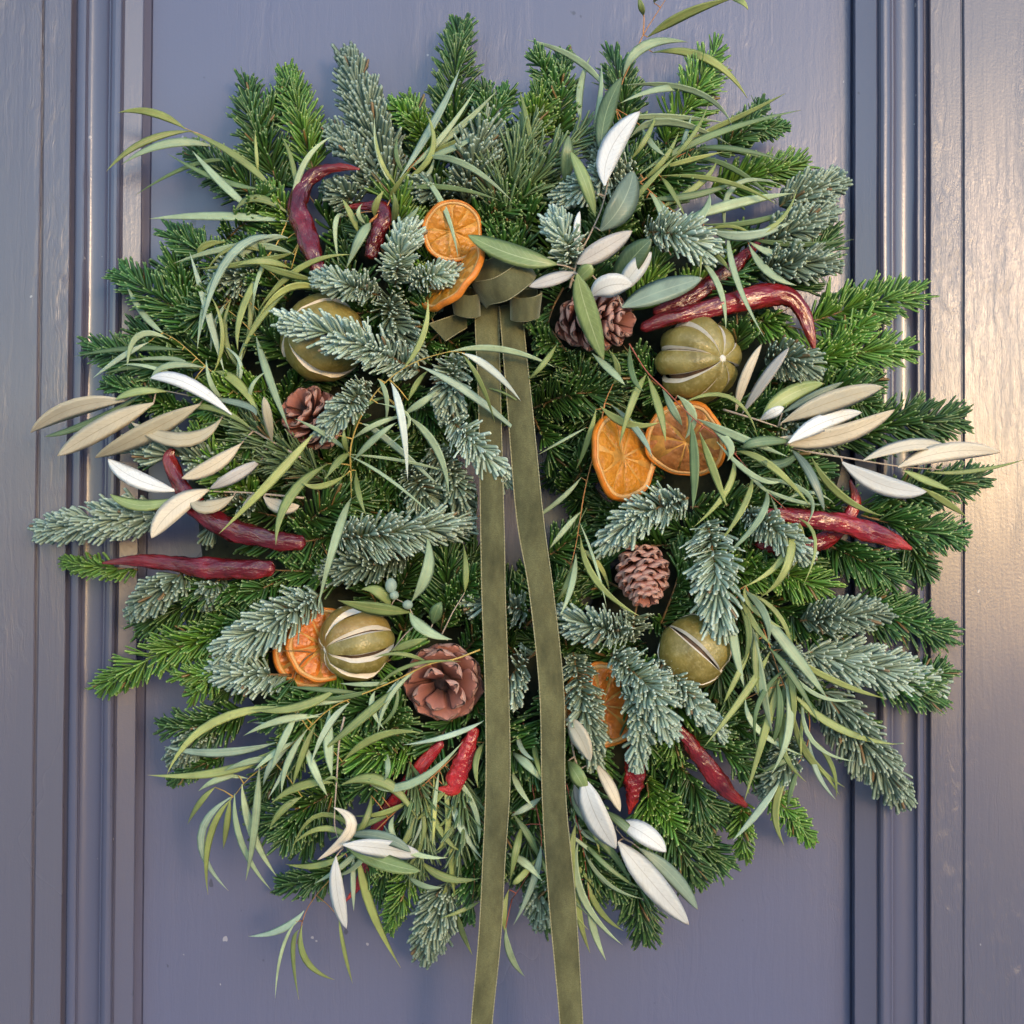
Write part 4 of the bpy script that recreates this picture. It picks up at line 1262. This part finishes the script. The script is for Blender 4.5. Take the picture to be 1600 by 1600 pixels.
gum('red-stemmed gum twig from the sideways cone over the orange slices', [[(983,537),(1010,580),(1035,605,.004),(1085,655,.006),(1130,690,.006),(1175,740),(1205,775),(1243,808)]], [
 (1010,585,988,628,967,698,13,'o'),(1012,588,1030,640,1040,690,14,'o'),(1035,608,1052,640,1066,665,13,'p'),(1058,618,1082,650,1070,686,17,'p'),
 (984,540,988,585,1006,612,11,'g'),(1090,655,1152,682,1232,714,15,'p'),(1110,668,1140,695,1136,720,15,'p'),(1150,705,1205,728,1267,792,13,'y'),
 (1080,660,1086,730,1082,796,17,'g'),(1093,675,1115,735,1136,792,14,'o'),(1145,712,1136,765,1083,824,11,'o'),(1175,742,1163,790,1122,850,11,'y'),
 (1197,765,1186,812,1128,872,12,'p'),(1229,808,1224,870,1160,918,13,'y'),(1235,812,1229,885,1186,934,15,'y'),(1243,808,1252,850,1235,892,13,'y'),
 (1243,808,1274,845,1254,916,6,'y'),(1205,778,1226,840,1232,905,10,'p'),(1178,745,1260,770,1260,820,9,'p'),(1268,714,1312,772,1378,806,14,'o'),
 (1440,762,1478,785,1509,807,13,'o'),(1448,737,1520,736,1604,717,8,'o'),(1120,690,1180,745,1225,750,10,'p')], 'stem_r', 8, 0.020)
gum('thin red gum stem hanging between the right ribbon tail and the tilted orange slice', [[(945,630),(935,680),(915,760,.004),(908,800,.004),(900,850),(888,900)]], [
 (931,640,918,690,899,736,11,'o'),(908,746,870,785,816,821,9,'p'),(938,635,982,662,1030,660,15,'y'),(955,633,995,672,1019,714,12,'t'),
 (916,668,880,688,838,712,5,'p'),(907,800,880,830,858,858,10,'p'),(907,838,932,908,1000,963,12,'y'),(900,865,893,915,875,962,11,'p'),
 (895,880,885,915,870,940,10,'y'),(925,552,955,580,977,602,13,'p'),(870,538,848,570,824,594,10,'o'),(958,600,965,575,950,545,12,'o'),(905,815,930,880,948,950,5,'p')], 'stem_o', 9, 0.020)
gum('leafy orange-stemmed gum twig hanging down at the lower right', [[(1165,915),(1190,975),(1215,1045),(1240,1110)],[(1228,1035),(1258,1090),(1265,1140),(1255,1180),(1230,1215),(1218,1240)]], [
 (1178,945,1240,1022,1293,1092,20,'p'),(1155,922,1175,970,1208,1010,12,'y'),(1222,1015,1300,1062,1385,1092,12,'y'),(1234,1078,1310,1138,1402,1163,14,'y'),
 (1240,1110,1262,1180,1320,1230,14,'y'),(1252,1165,1288,1208,1312,1243,6,'o'),(1218,1060,1196,1140,1163,1252,14,'y'),(1203,1018,1165,1082,1100,1167,13,'o'),
 (1170,960,1188,1060,1207,1147,18,'p'),(1140,940,1148,1010,1164,1077,16,'p'),(1226,1065,1233,1137,1205,1210,14,'p'),(1165,1092,1186,1142,1256,1181,11,'p'),
 (1212,1060,1218,1120,1198,1180,12,'g'),(1220,1218,1185,1268,1144,1314,13,'t'),(1235,1206,1212,1262,1225,1321,14,'y'),(1248,1198,1236,1235,1231,1262,9,'g'),
 (1150,935,1170,985,1160,1040,12,'o'),(1185,970,1180,1030,1186,1090,12,'o'),(1200,1010,1240,1060,1280,1130,12,'g'),(1160,920,1195,960,1200,1005,14,'p'),
 (1178,1000,1150,1060,1130,1100,10,'o'),(1165,915,1175,950,1230,985,9,'y'),(1225,1030,1240,1090,1235,1150,12,'o')], 'stem_o', 10, 0.020)
gum('yellow-stemmed gum twig sweeping from the open cone to the lower left', [[(750,1015,.006),(710,1030,.010),(670,1038,.008),(620,1062,.004),(583,1078),(521,1104),(480,1140),(440,1178),(390,1215),(365,1245)]], [
 (365,1243,314,1310,357,1392,14,'t'),(362,1248,327,1310,325,1398,12,'o'),(367,1240,378,1318,423,1390,11,'p'),(378,1225,394,1300,432,1369,15,'p'),
 (405,1195,398,1290,384,1376,14,'p'),(360,1247,354,1290,349,1326,11,'o'),(336,1230,312,1255,293,1288,10,'o'),(432,1160,340,1176,256,1166,15,'t'),
 (430,1170,345,1206,230,1211,16,'y'),(372,1212,340,1218,310,1236,12,'p'),(455,1106,332,1130,261,1210,16,'y'),(450,1170,425,1193,411,1228,13,'t'),
 (528,1075,465,1105,392,1109,16,'o'),(632,1066,565,1123,503,1174,16,'o'),(586,1080,582,1108,601,1140,11,'p'),(535,1190,592,1150,658,1145,14,'o'),
 (756,1126,700,1150,629,1164,10,'t'),(546,1098,510,1138,485,1198,12,'t'),(466,1112,442,1158,424,1202,13,'p'),(515,1110,513,1165,519,1214,18,'p'),
 (476,1160,492,1205,512,1244,14,'p'),(493,1132,472,1180,457,1230,12,'o'),(521,1223,470,1228,424,1255,16,'o'),(472,1245,442,1265,421,1295,13,'o'),
 (534,1226,600,1222,651,1280,20,'o'),(585,1078,640,1040,720,1034,7,'o'),(672,1038,630,1022,585,1027,8,'o'),(430,1185,390,1190,350,1205,12,'p'),
 (500,1120,440,1125,380,1150,13,'p'),(480,1140,450,1190,440,1240,11,'p')], 'stem_y', 11, 0.018, 3.0)
gum('long orange gum stem drooping below the wreath at the bottom left', [[(730,1162),(690,1200),(650,1238),(585,1300,.004),(515,1375,.012),(480,1420,.02),(464,1475,.02)]], [
 (475,1423,440,1452,388,1463,13,'t',.01),(463,1440,440,1487,430,1560,6,'p',.01),(467,1453,458,1487,467,1562,8,'o',.01),(472,1446,478,1500,523,1531,11,'o',.01),
 (529,1432,538,1487,551,1537,7,'o',.01),(560,1335,580,1420,626,1512,16,'o'),(540,1333,498,1352,445,1350,12,'o'),(657,1344,698,1372,752,1372,15,'o'),
 (636,1367,662,1384,692,1386,10,'p'),(707,1246,720,1292,754,1343,14,'t'),(681,1237,674,1290,685,1353,12,'p'),(616,1274,612,1300,632,1322,10,'p'),
 (580,1243,570,1285,544,1312,12,'o'),(602,1172,606,1200,600,1220,10,'p'),(698,1378,680,1425,638,1464,12,'o'),(749,1409,723,1422,688,1435,8,'o'),
 (715,1426,722,1455,738,1492,10,'o'),(709,1307,705,1352,712,1405,10,'o'),(757,1160,744,1190,747,1230,11,'y'),(570,1218,640,1226,724,1158,15,'p'),
 (650,1250,640,1300,610,1340,12,'o'),(690,1210,700,1290,680,1330,11,'o'),(660,1235,690,1300,720,1330,11,'o'),(700,1200,740,1260,748,1320,11,'p'),
 (600,1290,640,1330,700,1340,12,'p'),(575,1310,560,1350,520,1370,11,'p'),(640,1250,600,1270,555,1275,10,'o'),(685,1260,650,1330,640,1400,10,'o'),
 (720,1180,690,1240,640,1290,10,'o')], 'stem_o', 12, 0.010)
gum('red-stemmed gum leaves seen between the two ribbon tails at the bottom', [[(818,1130,-.01),(832,1230,-.006),(846,1320),(820,1375),(800,1405)]], [
 (845,1322,833,1378,802,1446,13,'t'),(795,1390,787,1430,793,1462,11,'o'),(790,1450,798,1493,820,1526,12,'p',.01),(800,1175,824,1195,848,1222,15,'p'),
 (801,1204,811,1232,834,1262,11,'p'),(846,1246,822,1262,798,1275,12,'t'),(793,1333,822,1350,848,1378,14,'p'),(815,1290,806,1330,797,1375,13,'o'),
 (800,1270,828,1310,840,1340,13,'g'),(832,1150,838,1185,845,1215,10,'o'),(840,1340,812,1372,800,1380,12,'o'),(810,1140,815,1170,840,1190,9,'t')], 'stem_r', 13, 0.012)
gum('gum twig drooping beside the right ribbon tail at the bottom', [[(885,1225),(908,1310),(918,1375)]], [
 (904,1313,910,1400,973,1477,14,'p'),(921,1411,928,1454,947,1501,13,'p'),(902,1375,905,1431,922,1489,12,'y'),(910,1296,950,1325,990,1386,14,'g'),
 (896,1229,902,1262,925,1293,12,'p'),(900,1285,893,1340,900,1390,12,'o'),(917,1370,935,1420,975,1455,11,'o')], 'stem_r', 14, 0.012)

# gum with round buds, a broader-leaved kind
root = plant('budded_gum_twig', 'broad-leaved gum twig with grey buds between the orange-tinged lime and the open cone', 'gum twig',
 [[(700,1000),(655,975),(637,947),(612,932)]], [
 (642,957,583,950,528,938,22,'o'),(610,950,592,925,565,921,20,'o'),(643,940,668,890,667,838,21,'p'),(640,957,665,985,706,999,20,'p'),
 (612,1017,640,1006,668,997,14,'y'),(676,975,682,955,690,940,22,'g'),(726,926,728,890,724,850,11,'o')], 0.022, M['bark'], None, 3.0, 31)
for (bx, by, r, sq) in ((611, 915, 9, 1.3), (616, 930, 7, 1.0), (637, 945, 8, 0.9)):
    c = P(bx, by, ring_d(bx, by) + 0.030)
    v, f, _ = uv_ball(c, Matrix.Identity(3), r * px(), sq, 9, 12)
    mesh_obj('bud', v, f, M['bud'], root)

# ================================================================== olive twigs
OG = 'olive twigs in the wreath'
def olive(label, stems, leaves, seed, dep=0.018, sm='bark', r=4.2):
    return plant('olive_twig', label, 'olive twig', stems, leaves, dep, M[sm], OG, r, seed, tip=0.012)
olive('upright olive twig with white leaf undersides right above the bow', [[(890,450),(905,400,.004),(925,360,.006),(940,325,.006),(950,285,.006)],[(905,405),(935,440),(962,455)]], [
 (945,290,955,232,1000,174,40,'W',.012),(940,240,946,180,972,121,30,'G'),(938,360,972,318,990,267,46,'S',.006),(930,338,914,285,891,236,22,'L'),
 (885,290,886,250,889,212,22,'G',-.01),(903,395,901,360,906,330,12,'W'),(902,412,938,392,988,361,36,'U',.006),(870,413,800,398,731,367,36,'L',.008),
 (900,425,866,436,826,448,22,'U'),(968,458,990,425,1018,394,32,'W',.008),(924,463,952,446,988,446,40,'W',.012),(972,480,1030,456,1097,435,40,'S',.010),
 (955,452,985,408,1018,374,40,'G',-.006),(902,428,916,485,943,562,38,'L',.032),(898,440,914,426,925,414,26,'L')], 1, 0.020)
olive('olive twig with cream leaves reaching far out to the right edge', [[(1130,640,-.01),(1180,655),(1230,672)],[(1205,690),(1260,705),(1320,715,.004),(1400,728,.008),(1470,734,.008)]], [
 (1222,660,1300,627,1380,605,36,'C',.006),(1232,692,1286,660,1347,645,30,'W',.010),(1200,686,1300,682,1398,640,34,'T'),(1189,656,1208,645,1225,637,17,'W'),
 (1192,650,1232,618,1287,599,30,'L'),(1222,645,1270,620,1318,597,15,'S'),(1150,642,1164,590,1190,538,17,'T'),(1160,646,1196,592,1233,543,19,'U'),
 (1348,720,1420,696,1484,700,22,'C'),(1403,730,1480,706,1563,707,32,'C'),(1316,722,1380,758,1448,768,34,'W'),(1412,735,1445,750,1486,766,13,'L'),
 (1236,702,1266,740,1288,798,15,'S'),(1240,690,1190,690,1160,700,18,'G'),(1250,705,1220,725,1190,720,16,'G')], 2, 0.016)
olive('olive twig with a fan of beige leaves at the left edge', [[(470,715),(400,675),(350,640),(310,622),(245,608)],[(475,778),(390,770),(340,768),(295,764)]], [
 (195,626,112,638,48,676,32,'C'),(225,614,142,660,70,682,13,'G',-.004),(240,630,162,668,90,712,36,'T',.004),(312,632,225,678,149,715,36,'T',.008),
 (345,655,285,688,205,660,26,'T'),(362,648,290,598,235,591,24,'W',.006),(275,767,212,748,169,717,30,'W'),(277,778,220,790,172,772,20,'L'),
 (376,694,332,728,284,747,26,'T',.006),(327,765,272,795,237,841,36,'C'),(408,720,370,742,328,764,22,'U',-.004),(365,775,325,792,298,780,24,'T'),
 (398,770,388,785,378,797,12,'T'),(412,776,438,792,468,790,24,'T'),(425,690,418,650,412,620,16,'T',.006),(262,612,215,612,180,625,14,'L'),
 (395,672,340,640,290,640,12,'L'),(318,622,380,632,400,650,12,'S')], 3, 0.016)
olive('olive twig with bright white leaves right of the ribbon at the bottom', [[(890,1130),(900,1190),(935,1260),(975,1310)]], [
 (912,1215,930,1272,962,1326,44,'W',.012),(968,1284,1005,1302,1041,1331,34,'W',.004),(966,1315,1015,1375,1076,1445,42,'W',.010),(998,1325,1050,1368,1090,1421,26,'S'),
 (884,1124,905,1148,922,1190,30,'C',.006),(887,1190,902,1212,914,1235,26,'L'),(930,1192,952,1228,969,1268,20,'T'),(897,1226,905,1250,915,1266,16,'U'),(940,1265,975,1290,1000,1320,16,'G')], 4, 0.016)
olive('pale olive twig hanging straight down at the lower left', [[(538,1120),(530,1160,.004),(526,1220,.006),(523,1290,.008),(536,1325,.008)]], [
 (522,1262,548,1295,496,1344,20,'C',.006),(536,1320,600,1326,659,1337,32,'W',.020),(540,1322,600,1348,657,1361,28,'L',-.004),(525,1338,527,1395,541,1451,25,'W',.006),
 (540,1305,598,1308,642,1332,20,'S',-.006),(528,1225,520,1215,505,1222,6,'L')], 5, 0.022, 'bark', 3.6)

# ================================================================== velvet ribbon with its bow
rib = empty('velvet_ribbon', P(785, 450, 0.10), 'olive green velvet ribbon tied in a bow with two long hanging tails', 'ribbon')
def edge(col, ds):
    ys = [q[0] for q in col]
    return [(q[1], q[0], dd) for q, dd in zip(col, ds)]
tA = [(478,740,782),(520,741,782),(650,746,785),(836,749,790),(940,751,792),(1081,756,797),(1222,757,799),(1347,752,791),(1460,746,785),(1600,734,771),(1720,726,762)]
dA = [.088,.096,.104,.106,.106,.108,.108,.102,.094,.088,.085]
tB = [(478,778,819),(527,782,822),(639,791,834),(808,805,851),(927,825,867),(1081,841,883),(1244,845,886),(1403,855,901),(1589,872,912),(1720,880,920)]
dB = [.090,.098,.106,.110,.112,.114,.114,.106,.094,.088]
def tail(name, tab, ds, tw):
    a = [(r[1], r[0], d + tw * math.sin(i * 1.7)) for i, (r, d) in enumerate(zip(tab, ds))]
    b = [(r[2], r[0], d - tw * math.sin(i * 1.7)) for i, (r, d) in enumerate(zip(tab, ds))]
    return strip(rib, name, a, b, 90, M['velvet'], M['satin'], 0.0011, 0.0016, 'picot', 1.5, 2.2)
tail('tail', tA, dA, 0.0022)
tail('tail', tB, dB, 0.0028)
# the knot: a band across the tails, from the upper right to the lower left
strip(rib, 'knot', [(738,446,.094),(742,441,.108),(773,434,.119),(805,414,.114),(815,404,.098)], [(760,482,.094),(766,476,.108),(795,468,.120),(830,442,.115),(838,430,.098)], 26, M['velvet'], M['satin'], 0.0011, 0.0012, True, 1.3)
def loop(cx, cy, rx, rd, h, d, tilt, lean):
    a, b = [], []
    for i in range(21):
        th = 2 * math.pi * (i / 20.0) * 0.94 - 0.35
        x = rx * math.cos(th)
        dd = rd * math.sin(th)
        a.append((cx + x + lean, cy - h / 2 + tilt * x + dd * 650, d + dd))
        b.append((cx + x * 0.88 - lean, cy + h / 2 + tilt * x * 0.8 + dd * 480, d + dd))
    return strip(rib, 'loop', a, b, 60, M['velvet'], M['velvet'], 0.0011, 0.0, True, 1.2)
# the two curled loops
loop(821, 478, 23, 0.011, 38, 0.104, -0.10, 1)
loop(728, 473, 21, 0.011, 36, 0.098, 0.12, -2)
strip(rib, 'loop', [(744,418,.094),(772,402,.104),(800,400,.100),(812,410,.09)], [(742,446,.098),(772,440,.108),(802,424,.104),(814,424,.09)], 20, M['velvet'], M['satin'], 0.0011, 0.001, True, 1.2)
strip(rib, 'tail_end', [(728,488,.092),(705,494,.098),(670,506,.102)], [(730,512,.090),(716,520,.096),(696,533,.100)], 16, M['velvet'], M['satin'], 0.0011, 0.0006, True, 1.2)
